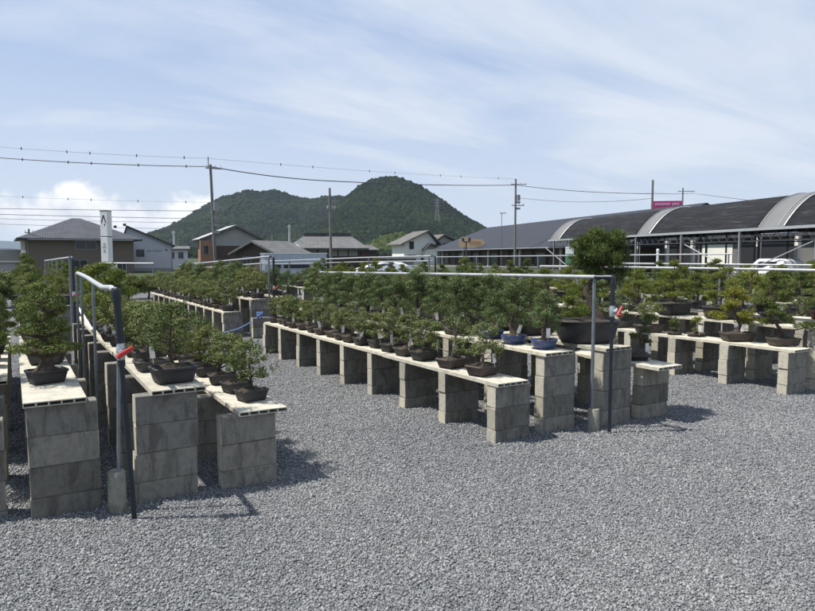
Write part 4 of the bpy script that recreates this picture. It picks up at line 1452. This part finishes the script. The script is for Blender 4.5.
while q < yB - 0.7:
    m.tube([(0, q, ze - 0.7), (0, q + 0.35, ze - 0.12), (0, q + 0.7, ze - 0.7)], 0.018, 5)
    q += 0.7
m.build('lattice_girder', M['dark'], t)
for q, dr in ((0.0, 1), (5.5, 1), (27.5, 1)):
    MB().tube([(0.0, q + 0.2, 0.6), (0.0, q + 5.2, ze - 0.8)] if q != 0 else [(0.0, q + 5.3, 0.6), (0.0, q + 0.2, ze - 0.8)], 0.035, 6).build('brace', M['galv'], t)
MB().box(hw - 0.1, hw + 0.1, 15.2, 15.5, 0, 2.4).build('red_post', M['redpost'], t)
for q in (-5, 2.0, 8.3, 11.8, 19.0, 22.5, 27):
    MB().box(2 * hw + 0.5, 2 * hw + 0.75, q - 0.15, q + 0.15, 0, 2.9).build('column', M['wall_cream'], t)
# storehouse behind the shed
t = thing('storehouse', 'low storehouse with cream wall and dark openings behind the arched shed', 'building', O + Vector((math.cos(-ax_p) * 11.5, math.sin(-ax_p) * 11.5, 0)), -ax_p)
MB().box(0, 6, -14, 40, -0.1, 3.1).build('wall', M['wall_store'], t)
MB().box(-0.5, 6.5, -14.5, 40.5, 3.1, 3.35).build('roof', M['roof_slate'], t)
for a, b in ((13.5, 19.8), (25, 30), (31.5, 37.5)):
    MB().box(-0.06, -0.004, a, b, 0, 2.5).build('opening', M['black'], t)
MB().box(-0.06, -0.004, 20.4, 24.3, 0.9, 2.6).build('cream_panel', M['wall_cream'], t)
for a in (-6, -1.5, 2.5):
    MB().box(-0.06, -0.004, a, a + 1.6, 0.9, 2.2).build('window', M['glass'], t)
# second shed further right/back hidden by the first keeps the skyline dark
# white wrapped post and green-white notice board
x, y = at(657, 30)
t = thing('wrapped_post', 'post wrapped in white sheet beside the high pipe rail', 'post', (x, y, 0), 0.2)
m = MB()
m.rings([superring(w, w * 0.8, z, 12, 2.2) for w, z in ((0.12, 0.6), (0.1, 1.0), (0.14, 1.3), (0.12, 1.55), (0.15, 1.72), (0.12, 1.78), (0.17, 1.84), (0.15, 1.9), (0.1, 1.93))])
m.build('sheet', M['whitep'], t)
MB().tube([(0, 0, -0.05), (0, 0, 1.7)], 0.04, 8).build('post', M['dullpipe'], t)
x, y = at(569, 38)
t = thing('notice_board', 'small white and green notice board under the shed end', 'notice board', (x, y, 0), -az(569))
MB().box(-0.24, 0.24, 0, 0.04, 1.72, 2.15).build('white_panel', M['whitep'], t)
MB().box(-0.24, 0.24, 0, 0.04, 1.15, 1.72).build('green_panel', M['green_sign'], t)
for sx in (-0.2, 0.2):
    MB().tube([(sx, 0.06, -0.05), (sx, 0.06, 2.1)], 0.02, 6).build('leg', M['frame'], t)
# magenta sign behind the shed roof
D = 92
x, y = at(665.5, D)
t = thing('billboard', 'magenta billboard with two lines of white lettering above the shed roof', 'sign', (x, y, 0), -az(665.5) + 0.22)
zb, zt = zpix(212, D), zpix(201.5, D)
MB().box(-1.9, 1.9, 0, 0.3, zb, zt).build('panel', M['magenta'], t)
mk = MB()
zu = zt - 0.62
for k in range(13):
    if k == 8:
        continue
    x0 = -1.65 + k * 0.25
    mk.box(x0, x0 + 0.05, -0.03, -0.004, zu, zu + 0.3)
    mk.box(x0 + 0.05, x0 + 0.19, -0.03, -0.004, zu + 0.24, zu + 0.3)
    mk.box(x0 + 0.05, x0 + 0.17, -0.03, -0.004, zu + 0.1 * (k % 3), zu + 0.1 * (k % 3) + 0.06)
zl = zb + 0.25
for k in range(4):
    for j in range(3):
        x0 = -1.4 + k * 0.78 + j * 0.17
        mk.box(x0, x0 + 0.14, -0.03, -0.004, zl + 0.18, zl + 0.24)
        mk.box(x0 + 0.04, x0 + 0.1, -0.03, -0.004, zl, zl + 0.18)
mk.build('lettering', M['whitep'], t)
for sx in (-1.4, 1.4):
    MB().box(sx - 0.1, sx + 0.1, 0.3, 0.5, -0.1, zt - 0.2).build('leg', M['dark'], t)


# ---- cars
def car(px, d, rz, label, L=3.9, W=1.6, H=1.5, van=False):
    x, y = at(px, d)
    t = thing('parked_car', label, 'car', (x, y, 0), rz, 'parked white cars')
    if van:
        prof = [(-L / 2, 0.35), (-L / 2 + 0.02, 0.95), (-L / 2 + 0.12, H - 0.1), (-L / 2 + 0.4, H), (L / 2 - 1.1, H), (L / 2 - 0.45, 1.0), (L / 2 - 0.05, 0.85), (L / 2, 0.35)]
    else:
        prof = [(-L / 2, 0.35), (-L / 2 + 0.02, 0.85), (-L / 2 + 0.3, 0.98), (-L / 2 + 0.75, H - 0.06), (-0.1, H), (0.45, H - 0.05), (1.05, 0.98), (L / 2 - 0.1, 0.82), (L / 2, 0.6), (L / 2, 0.35)]
    n = len(prof)
    rings = []
    for yy, sc_, in ((-W / 2, 0.0), (-W / 2 + 0.1, 1), (W / 2 - 0.1, 1), (W / 2, 0.0)):
        rings.append([(px_, yy if z < 1.0 else yy * 0.86, z if sc_ else 0.35 + (z - 0.35) * 0.97) for px_, z in prof])
    m = MB()
    m.rings(rings, True, True, False)
    body = m.build('body', M['carwhite'], t, 0.02)
    for s in (-1, 1):
        yy = s * (W / 2 * 0.87 + 0.035)
        g_ = MB()
        xa, xb = (-L / 2 + 0.45, 0.62) if not van else (-L / 2 + 0.3, L / 2 - 1.0)
        g_.add([(xa - 0.05, yy, 0.96), (xb + 0.2, yy, 0.96), (xb - 0.25, yy * 0.985, H - 0.16), (xa + 0.3, yy * 0.985, H - 0.16)], [(0, 1, 2, 3)])
        g_.build('side_window', M['glass'], t)
    for sx in (-1, 1):
        for sy in (-1, 1):
            wx, wy = sx * L * 0.32, sy * (W / 2 - 0.08)
            w_ = MB().tube([(wx, wy - 0.1, 0.3), (wx, wy + 0.1, 0.3)], 0.3, 18).build('wheel', M['tyre'], t)
            MB().tube([(wx, wy + sy * 0.1, 0.3), (wx, wy + sy * 0.112, 0.3)], 0.18, 14).build('rim', M['frame'], w_)
    for sy in (-0.55, 0.55):
        MB().box(L / 2 - 0.06, L / 2 + 0.01, sy - 0.14, sy + 0.14, 0.62, 0.76).build('headlight', M['glass'], t, 0.01)
    return t


car(384, 42, -az(384) + PI + 0.25, 'white car parked behind the benches near the tiled house', 3.6, 1.5, 1.25)
vx = O + Vector((math.cos(-ax_p) * 0.75 - math.sin(-ax_p) * 3.7, math.sin(-ax_p) * 0.75 + math.cos(-ax_p) * 3.7, 0))
van = car(771, 43, -ax_p + PI / 2, 'white van parked under the edge of the arched shade shed', 3.1, 1.45, 1.45, True)
van.location = vx


# ---- utility poles and wires
def pole(px, d, ytop, label, arms=(), r=0.15, lean=0.0, gear=()):
    x, y = at(px, d)
    zt = zpix(ytop, d)
    t = thing('utility_pole', label, 'utility pole', (x, y, 0), -az(px) + 0.2, 'utility poles beyond the yard')
    MB().tube([(lean, 0, -0.1), (0, 0, zt)], [r * 0.95, r * 0.65], 10).build('pole', M['pole'], t)
    for (z, w) in arms:
        MB().box(-w * 0.3, w * 0.7, -0.06, 0.06, zt - z - 0.05, zt - z + 0.05).build('crossarm', M['frame'], t)
        m = MB()
        for k in (-0.28, 0.3, 0.65):
            m.tube([(w * k, 0, zt - z + 0.05), (w * k, 0, zt - z + 0.25)], 0.05, 6)
        m.build('insulator', M['whitep'], t)
    for (z, kind) in gear:
        if kind == 'tank':
            MB().tube([(0.35, -0.1, zt - z - 0.4), (0.35, -0.1, zt - z + 0.35)], 0.24, 10).build('transformer', M['frame'], t)
        else:
            MB().box(0.12, 0.6, -0.15, 0.15, zt - z - 0.12, zt - z + 0.12).build('switch_box', M['frame'], t)
    return x, y, zt


pole(213, 55, 166, 'tall utility pole with thin top rod and white transformer, left of centre', ((0.3, 1.3),), 0.16, 0.25, ((3.4, 'tank'), (4.4, 'box'), (5.0, 'box'), (5.6, 'box')))
x, y = at(211, 55)
pole(330.5, 60, 189, 'plain wooden utility pole before the tiled house', ((4.1 * 0.45, 0.7),), 0.15, 0.08, ((1.2, 'box'),))
pole(514.5, 85, 180, 'utility pole with crossarms and transformers behind the dark hall', ((0.7, 2.0), (3.4, 1.6)), 0.17, 0.0, ((2.4, 'tank'), (3.0, 'box'), (3.8, 'box')))
pole(650, 75, 181, 'bare utility pole left of the magenta billboard', (), 0.17)
pole(680, 100, 189, 'utility pole with small crossarm right of the magenta billboard', ((0.5, 2.4),), 0.16)
pole(31, 66, 229, 'short utility pole at left corner of the brown house', ((0.4, 1.2),), 0.13)
pole(204.5, 62, 235, 'slim service pole left of the orange walled house', ((0.3, 0.5),), 0.1)
pole(501, 95, 213, 'slim lamp standard beside the dark hall roof', ((0.1, 0.9),), 0.06)


def wire(label, pts, r, sag=0.0, beads=0, bead_r=0.055):
    m = MB()
    P = []
    for i in range(len(pts) - 1):
        (pa, ya, da), (pb, yb, db) = pts[i], pts[i + 1]
        a = Vector((*at(pa, da), zpix(ya, da)))
        b_ = Vector((*at(pb, db), zpix(yb, db)))
        for k in range(13):
            q = k / 12
            p = a.lerp(b_, q)
            p.z -= sag * 4 * q * (1 - q)
            if k or i == 0:
                P.append(p)
    m.tube(P, r, 5)
    o = m.build('overhead_wire', M['wire'])
    tag(o, label, 'overhead wire', 'overhead wires')
    if beads:
        me = MB().tube([(0, 0, -0.12), (0, 0, 0), (0, 0, 0.12)], [0.04, bead_r, 0.04], 8).mesh('marker', M['wire'])
        for k in range(beads):
            link('marker', me, o, P[int((k + 0.5) * (len(P) - 1) / beads)])


wire('thick overhead cable from the left edge to the tall utility pole', [(-60, 154, 58), (213, 168, 55)], 0.038, 0.25, 7)
wire('thin beaded top wire from the left edge to the thin top rod', [(-60, 143, 58), (211, 160, 55)], 0.012, 0.2, 7, 0.045)
wire('thick cable sagging from the tall pole past the wooden pole to the hall pole', [(213, 168, 55), (330, 182, 60), (514, 186, 85)], 0.045, 0.18, 0)
wire('upper thin wire from the top rod to the hall pole', [(211, 160, 55), (514, 180, 85)], 0.01, 0.2, 8, 0.04)
wire('cable from the hall pole to the bare pole', [(514, 186, 85), (650, 194.5, 75)], 0.04, 0.25)
wire('lower cable from the hall pole to the bare pole', [(514, 198, 85), (650, 199, 75)], 0.025, 0.5)
wire('cable from the billboard poles to the right edge', [(650, 194, 75), (690, 194, 100), (880, 215, 60)], 0.03, 0.1)
wire('uppermost of the left lower wires above the brown house', [(-60, 208, 70), (330, 212, 80)], 0.03, 0.1)
wire('second of the left lower wires above the brown house', [(-60, 213, 70), (330, 221, 80)], 0.03, 0.1)
wire('third of the left lower wires above the brown house', [(-60, 217, 70), (330, 224, 80)], 0.02, 0.2)
wire('lowest of the left lower wires above the brown house', [(-60, 222, 70), (330, 231, 80)], 0.02, 0.2)
wire('faint beaded wire high above the left lower wires', [(-60, 193, 75), (212, 203, 70)], 0.01, 0.2, 7, 0.045)
x, y = at(211, 55)
m = MB().tube([(x, y, zpix(170, 55)), (x, y, zpix(159, 55))], 0.035, 6)
tag(m.build('lightning_rod', M['dark']), 'thin rod standing on top of the tall utility pole', 'rod')

# ------------------------------------------------------------------ hills


def interp(p, tab):
    return np.interp(p, [t[0] for t in tab], [t[1] for t in tab])


def hill(name, tab, d0, half_near, half_far, nx, ny, seed, mat, rough=5.0):
    """a ridge: its crest height follows tab (column, height) at distance d0, falling to the plain before and behind"""
    px0, px1 = tab[0][0], tab[-1][0]
    V = []
    H = np.zeros((ny + 1, nx + 1))
    XY = np.zeros((ny + 1, nx + 1, 2))
    for j in range(ny + 1):
        v = j / ny
        d = d0 - half_near + (half_near + half_far) * v
        q = (d - d0) / (half_near if d < d0 else half_far)
        fall = (1 - abs(q)) ** 1.15 if d < d0 else (math.cos(q * PI / 2))
        for i in range(nx + 1):
            px = px0 + (px1 - px0) * i / nx
            lat = (px - CX) / F_PX * d0
            crest = float(interp(px, tab))
            x = lat * math.cos(YAW) + d * math.sin(YAW)
            y = -lat * math.sin(YAW) + d * math.cos(YAW)
            nz = mnoise.fractal(Vector((x * 0.006, y * 0.006, seed)), 1.0, 2.1, 5)
            gul = 1 - 0.10 * abs(math.sin(lat * 0.021 + seed + 1.5 * nz)) * (1 - abs(1 - abs(q)) ** 4)
            z = crest * fall * gul + rough * nz * fall * 0.6 * (1 - fall ** 6) - 1.5
            H[j, i] = z
            XY[j, i] = (x, y)
            V.append((x, y, z))
    w = nx + 1
    Fc = [(j * w + i, j * w + i + 1, (j + 1) * w + i + 1, (j + 1) * w + i) for j in range(ny) for i in range(nx)]
    o = link(name, fast_mesh(name, V, Fc, mat, True))
    o['kind'] = 'structure'
    return H, XY


def crowns(name, label, H, XY, n, s0, s1, seed, mat, mask=None, jmax=1.0):
    """rounded, uneven tree tops covering a hillside: one mass of woodland"""
    rng = np.random.default_rng(seed)
    t = (1 + 5 ** 0.5) / 2
    ico = np.array([(-1, t, 0), (1, t, 0), (-1, -t, 0), (1, -t, 0), (0, -1, t), (0, 1, t), (0, -1, -t), (0, 1, -t), (t, 0, -1), (t, 0, 1), (-t, 0, -1), (-t, 0, 1)]) / 1.902
    fi = np.array([(0, 11, 5), (0, 5, 1), (0, 1, 7), (0, 7, 10), (0, 10, 11), (1, 5, 9), (5, 11, 4), (11, 10, 2), (10, 7, 6), (7, 1, 8), (3, 9, 4), (3, 4, 2), (3, 2, 6), (3, 6, 8), (3, 8, 9), (4, 9, 5), (2, 4, 11), (6, 2, 10), (8, 6, 7), (9, 8, 1)])
    ny, nx = H.shape[0] - 1, H.shape[1] - 1
    u = rng.uniform(0, nx - 1e-3, n)
    v = rng.uniform(0, ny * jmax - 1e-3, n)
    i, j = u.astype(int), v.astype(int)
    fu, fv = (u - i), (v - j)

    def bil(A):
        return (A[j, i].T * (1 - fu) * (1 - fv) + A[j, i + 1].T * fu * (1 - fv) + A[j + 1, i].T * (1 - fu) * fv + A[j + 1, i + 1].T * fu * fv).T
    z = bil(H)
    p = bil(XY)
    keep = z > 1.0
    if mask is not None:
        keep &= mask(p, z)
    z, p = z[keep], p[keep]
    n = len(z)
    s = rng.uniform(s0, s1, n) * np.where(rng.random(n) < 0.08, 1.35, 1.0)
    V = ico[None] * rng.uniform(0.72, 1.2, (n, 12, 1)) * s[:, None, None]
    V[:, :, 2] *= rng.uniform(0.8, 1.3, n)[:, None]
    V[:, :, 0] += p[:, 0][:, None]
    V[:, :, 1] += p[:, 1][:, None]
    V[:, :, 2] += (z + s * 0.25)[:, None]
    Fc = (fi[None] + (np.arange(n) * 12)[:, None, None]).reshape(-1, 3)
    o = link(name, fast_mesh(name, V.reshape(-1, 3), Fc, mat, True))
    tag(o, label, 'forest', None, 'stuff')


def heights(pairs, d):
    return [(p, (HOR - y) / F_PX * d + EYE) for p, y in pairs]


dA, dB = 1250, 900
tabA = heights([(135, 256), (150, 248), (158, 241), (170, 231), (181, 224), (190, 217.5), (200, 211), (212, 204), (225, 198), (236, 195.5), (247, 192), (255, 193.5), (264, 194), (272, 191.5), (279, 191.8), (290, 196.5), (300, 199), (310, 201), (320, 199), (332, 197.5), (345, 198), (365, 201), (400, 214), (440, 234), (480, 250), (500, 256)], dA)
HA, XA = hill('hill', tabA, dA, 420, 420, 110, 56, 1.3, M['hill'])
crowns('forest', 'dark green woodland covering the far left hill', HA, XA, 22000, 2.6, 4.8, 21, M['forest'], None, 0.62)
tabB = heights([(285, 256), (305, 240), (320, 226), (331, 213), (340, 203), (347, 197.5), (354, 192.5), (362, 186.5), (370, 182), (378, 179.5), (386, 177.8), (394, 178), (403, 180.5), (412, 184), (421, 188.5), (430, 194), (440, 200), (448, 206), (456, 212), (463, 216), (471, 221), (480, 226), (490, 232), (510, 242), (535, 252), (550, 256)], dB)
HB, XB = hill('hill', tabB, dB, 340, 340, 110, 60, 5.1, M['hill'])
crowns('forest', 'dark green woodland covering the rounded right hill', HB, XB, 24000, 1.9, 3.5, 22, M['forest'], None, 0.62)
# paler bamboo at the foot of the right hill
tabC = heights([(355, 256), (368, 246), (380, 239), (392, 235), (402, 234), (412, 237), (425, 244), (445, 252), (460, 256)], 520)
HC, XC = hill('hillock', tabC, 520, 60, 60, 40, 14, 3.0, M['hill'], 2.0)
crowns('bamboo_grove', 'yellow green bamboo at the foot of the rounded hill', HC, XC, 1800, 1.6, 3.0, 23, M['bamboo'])
tabD = heights([(120, 256), (160, 251), (200, 249), (250, 250), (300, 250), (350, 250), (400, 252), (440, 256)], 420)
HD, XD = hill('rise', tabD, 420, 30, 30, 60, 8, 8.0, M['hill'], 2.0)
crowns('treeline', 'dark trees along the foot of the hills', HD, XD, 1500, 1.6, 3.0, 24, M['forest'])
# hills far away at the left edge
tabE = heights([(-260, 250), (-180, 243), (-120, 246), (-60, 240), (-20, 243), (5, 240.5), (22, 242), (40, 240), (62, 243), (90, 246), (130, 250), (170, 256)], 6500)
hill('far_hills', tabE, 6500, 900, 900, 80, 16, 2.2, M['hill'], 30)
tabF = heights([(-200, 252), (-60, 249), (-10, 248), (12, 248), (28, 250), (60, 252), (100, 256)], 2600)
hill('low_hills', tabF, 2600, 400, 400, 60, 12, 4.2, M['hill'], 12)

# steel pylon on the hill
x, y = at(437, 735)
zb = zpix(220, 735)
t = thing('pylon', 'grey lattice power pylon on the right slope of the rounded hill', 'pylon', (x, y, zb - 6), -az(437))
Hh = zpix(199.5, 735) - zb + 6
m = MB()
for sx in (-1, 1):
    for sy in (-1, 1):
        m.tube([(sx * 3, sy * 3, 0), (sx * 0.6, sy * 0.6, Hh)], 0.28, 4)
for k in range(7):
    za, zc = Hh * k / 7, Hh * (k + 1) / 7
    ra, rc_ = 3 - 2.4 * k / 7, 3 - 2.4 * (k + 1) / 7
    for s in (-1, 1):
        m.tube([(-ra, s * ra, za), (rc_, s * rc_, zc)], 0.16, 4)
        m.tube([(ra, s * ra, za), (-rc_, s * rc_, zc)], 0.16, 4)
m.build('lattice', M['frame'], t)
for z in (0.72, 0.84, 0.95):
    MB().box(-4.2, 4.2, -0.3, 0.3, Hh * z, Hh * z + 0.5).build('crossarm', M['frame'], t)
for px, d, y0, lab in ((175, 300, 231, 'thin pale mast beyond the white house'), (290, 300, 225, 'thin pale mast beyond the tiled house')):
    x, y = at(px, d)
    t = thing('mast', lab, 'mast', (x, y, 0), 0, 'pale masts beyond the houses')
    MB().tube([(0, 0, 0), (0, 0, zpix(y0, d))], [0.7, 0.35], 8).build('shaft', M['galv'], t)
    MB().tube([(0, 0, zpix(y0, d) - 1.2), (0, 0, zpix(y0, d) - 0.4)], 0.7, 8).build('head', M['galv'], t)

# ------------------------------------------------------------------ air
m, nt_, out_ = nodes_of('haze_air')
pv = N(nt_, 'ShaderNodeVolumePrincipled')
pv.inputs['Color'].default_value = (0.7, 0.83, 1.0, 1)
pv.inputs['Density'].default_value = 0.00009
pv.inputs['Anisotropy'].default_value = 0.2
nt_.links.new(pv.outputs[0], out_.inputs['Volume'])
hz_ = MB().box(-9000, 9000, -9000, 9000, -1.5, 175).build('haze', m)
tag(hz_, 'thin pale summer haze over the plain and hills', 'haze', None, 'stuff')

# ------------------------------------------------------------------ light and sky
sun_vec = Vector((-0.51, 0.23, 1.0)).normalized()
sl = bpy.data.lights.new('sun', 'SUN')
sl.energy = 5.0
sl.angle = R(0.53)
sl.color = (1.0, 0.96, 0.9)
so = link('sun', sl)
so.rotation_euler = sun_vec.to_track_quat('Z', 'Y').to_euler()
so.location = (0, 0, 40)

w = bpy.data.worlds.new('World')
sc.world = w
w.use_nodes = True
nt = w.node_tree
nt.nodes.clear()
out = nt.nodes.new('ShaderNodeOutputWorld')
bg = nt.nodes.new('ShaderNodeBackground')
sky = nt.nodes.new('ShaderNodeTexSky')
sky.sky_type = 'NISHITA'
sky.sun_disc = False
sky.sun_elevation = math.asin(sun_vec.z)
sky.sun_rotation = math.atan2(sun_vec.x, sun_vec.y) % (2 * PI)
sky.air_density = 1.0
sky.dust_density = 1.2
sky.ozone_density = 1.2
tc = nt.nodes.new('ShaderNodeTexCoord')
sep = N(nt, 'ShaderNodeSeparateXYZ')
nt.links.new(tc.outputs['Generated'], sep.inputs[0])


def mth(op, a, b=None, c=None, clamp=False):
    n = N(nt, 'ShaderNodeMath', operation=op)
    n.use_clamp = clamp
    for i, v in enumerate((a, b, c)):
        if v is None:
            continue
        if hasattr(v, 'links'):
            nt.links.new(v, n.inputs[i])
        else:
            n.inputs[i].default_value = v
    return n.outputs[0]


zc = mth('MAXIMUM', sep.outputs[2], 0.0)
den = mth('ADD', zc, 0.16)
u_ = mth('DIVIDE', sep.outputs[0], den)
v_ = mth('DIVIDE', sep.outputs[1], den)
comb = N(nt, 'ShaderNodeCombineXYZ')
nt.links.new(u_, comb.inputs[0])
nt.links.new(v_, comb.inputs[1])
mp = N(nt, 'ShaderNodeMapping')
mp.inputs['Rotation'].default_value = (0, 0, R(25))
mp.inputs['Scale'].default_value = (0.55, 1.5, 1)
nt.links.new(comb.outputs[0], mp.inputs[0])
n1 = noise(nt, mp.outputs[0], 0.9, 9, 0.58, 0.5)
n2 = noise(nt, comb.outputs[0], 0.45, 4, 0.5)
# more veil toward the right of the view
side = mth('MULTIPLY_ADD', sep.outputs[0], 0.20, -0.10)
s1 = mth('ADD', mth('MULTIPLY', n1, 0.75), mth('MULTIPLY', n2, 0.4))
s2 = mth('ADD', s1, side)
fac = N(nt, 'ShaderNodeMapRange', i_From_Min=0.40, i_From_Max=0.76, i_To_Min=0.16, i_To_Max=1.0)
fac.interpolation_type = 'SMOOTHSTEP'
nt.links.new(s2, fac.inputs[0])
# thin white toward the horizon
hz = N(nt, 'ShaderNodeMapRange', i_From_Min=0.0, i_From_Max=0.34, i_To_Min=0.85, i_To_Max=0.2)
nt.links.new(zc, hz.inputs[0])
f1 = mth('MAXIMUM', fac.outputs[0], hz.outputs[0])
# cumulus bank low over the left hills
azn = mth('ARCTAN2', sep.outputs[0], sep.outputs[1])
cn = noise(nt, tc.outputs['Generated'], 14, 8, 0.55)
cn2 = noise(nt, tc.outputs['Generated'], 5.0, 3, 0.5)
topz = mth('ADD', mth('MULTIPLY', cn, 0.13), mth('MULTIPLY', cn2, 0.13))
topz = mth('ADD', topz, -0.05)
cm0 = N(nt, 'ShaderNodeMapRange', i_From_Min=R(4), i_From_Max=R(-4), i_To_Min=0.0, i_To_Max=0.05)
nt.links.new(azn, cm0.inputs[0])
topz = mth('SUBTRACT', topz, cm0.outputs[0])
cm1 = N(nt, 'ShaderNodeMapRange', i_From_Min=R(15), i_From_Max=R(25), i_To_Min=0.0, i_To_Max=0.10)
nt.links.new(azn, cm1.inputs[0])
topz = mth('SUBTRACT', topz, cm1.outputs[0])
dif = mth('SUBTRACT', topz, sep.outputs[2])
cum = N(nt, 'ShaderNodeMapRange', i_From_Min=-0.004, i_From_Max=0.014, i_To_Min=0.0, i_To_Max=1.0)
nt.links.new(dif, cum.inputs[0])
low = N(nt, 'ShaderNodeMapRange', i_From_Min=0.012, i_From_Max=0.05, i_To_Min=0.25, i_To_Max=1.0)
nt.links.new(zc, low.inputs[0])
cumf = mth('MULTIPLY', cum.outputs[0], low.outputs[0])
# bring the raw sky up to the level of the photograph's thin overcast blue
K = 1.0
c0 = mix(nt, sky.outputs[0], (2.5, 4.0, 6.9), 0.7)
c1 = mix(nt, c0, (6.5, 7.0, 7.8), f1)
shade = ramp(nt, cn, [(0.38, (6.0, 6.4, 7.2)), (0.6, (9.2, 9.2, 9.1))])
c2 = mix(nt, c1, shade, cumf)
nt.links.new(c2, bg.inputs['Color'])
bg.inputs['Strength'].default_value = 0.09
nt.links.new(bg.outputs[0], out.inputs['Surface'])

# ------------------------------------------------------------------ render settings
sc.render.engine = 'CYCLES'
sc.view_settings.view_transform = 'Standard'
sc.view_settings.look = 'None'
sc.view_settings.exposure = 0.42
sc.view_settings.gamma = 1.0
sc.view_settings.use_curve_mapping = False
sc.cycles.use_denoising = True
sc.cycles.max_bounces = 6
sc.cycles.diffuse_bounces = 3
sc.cycles.transparent_max_bounces = 4
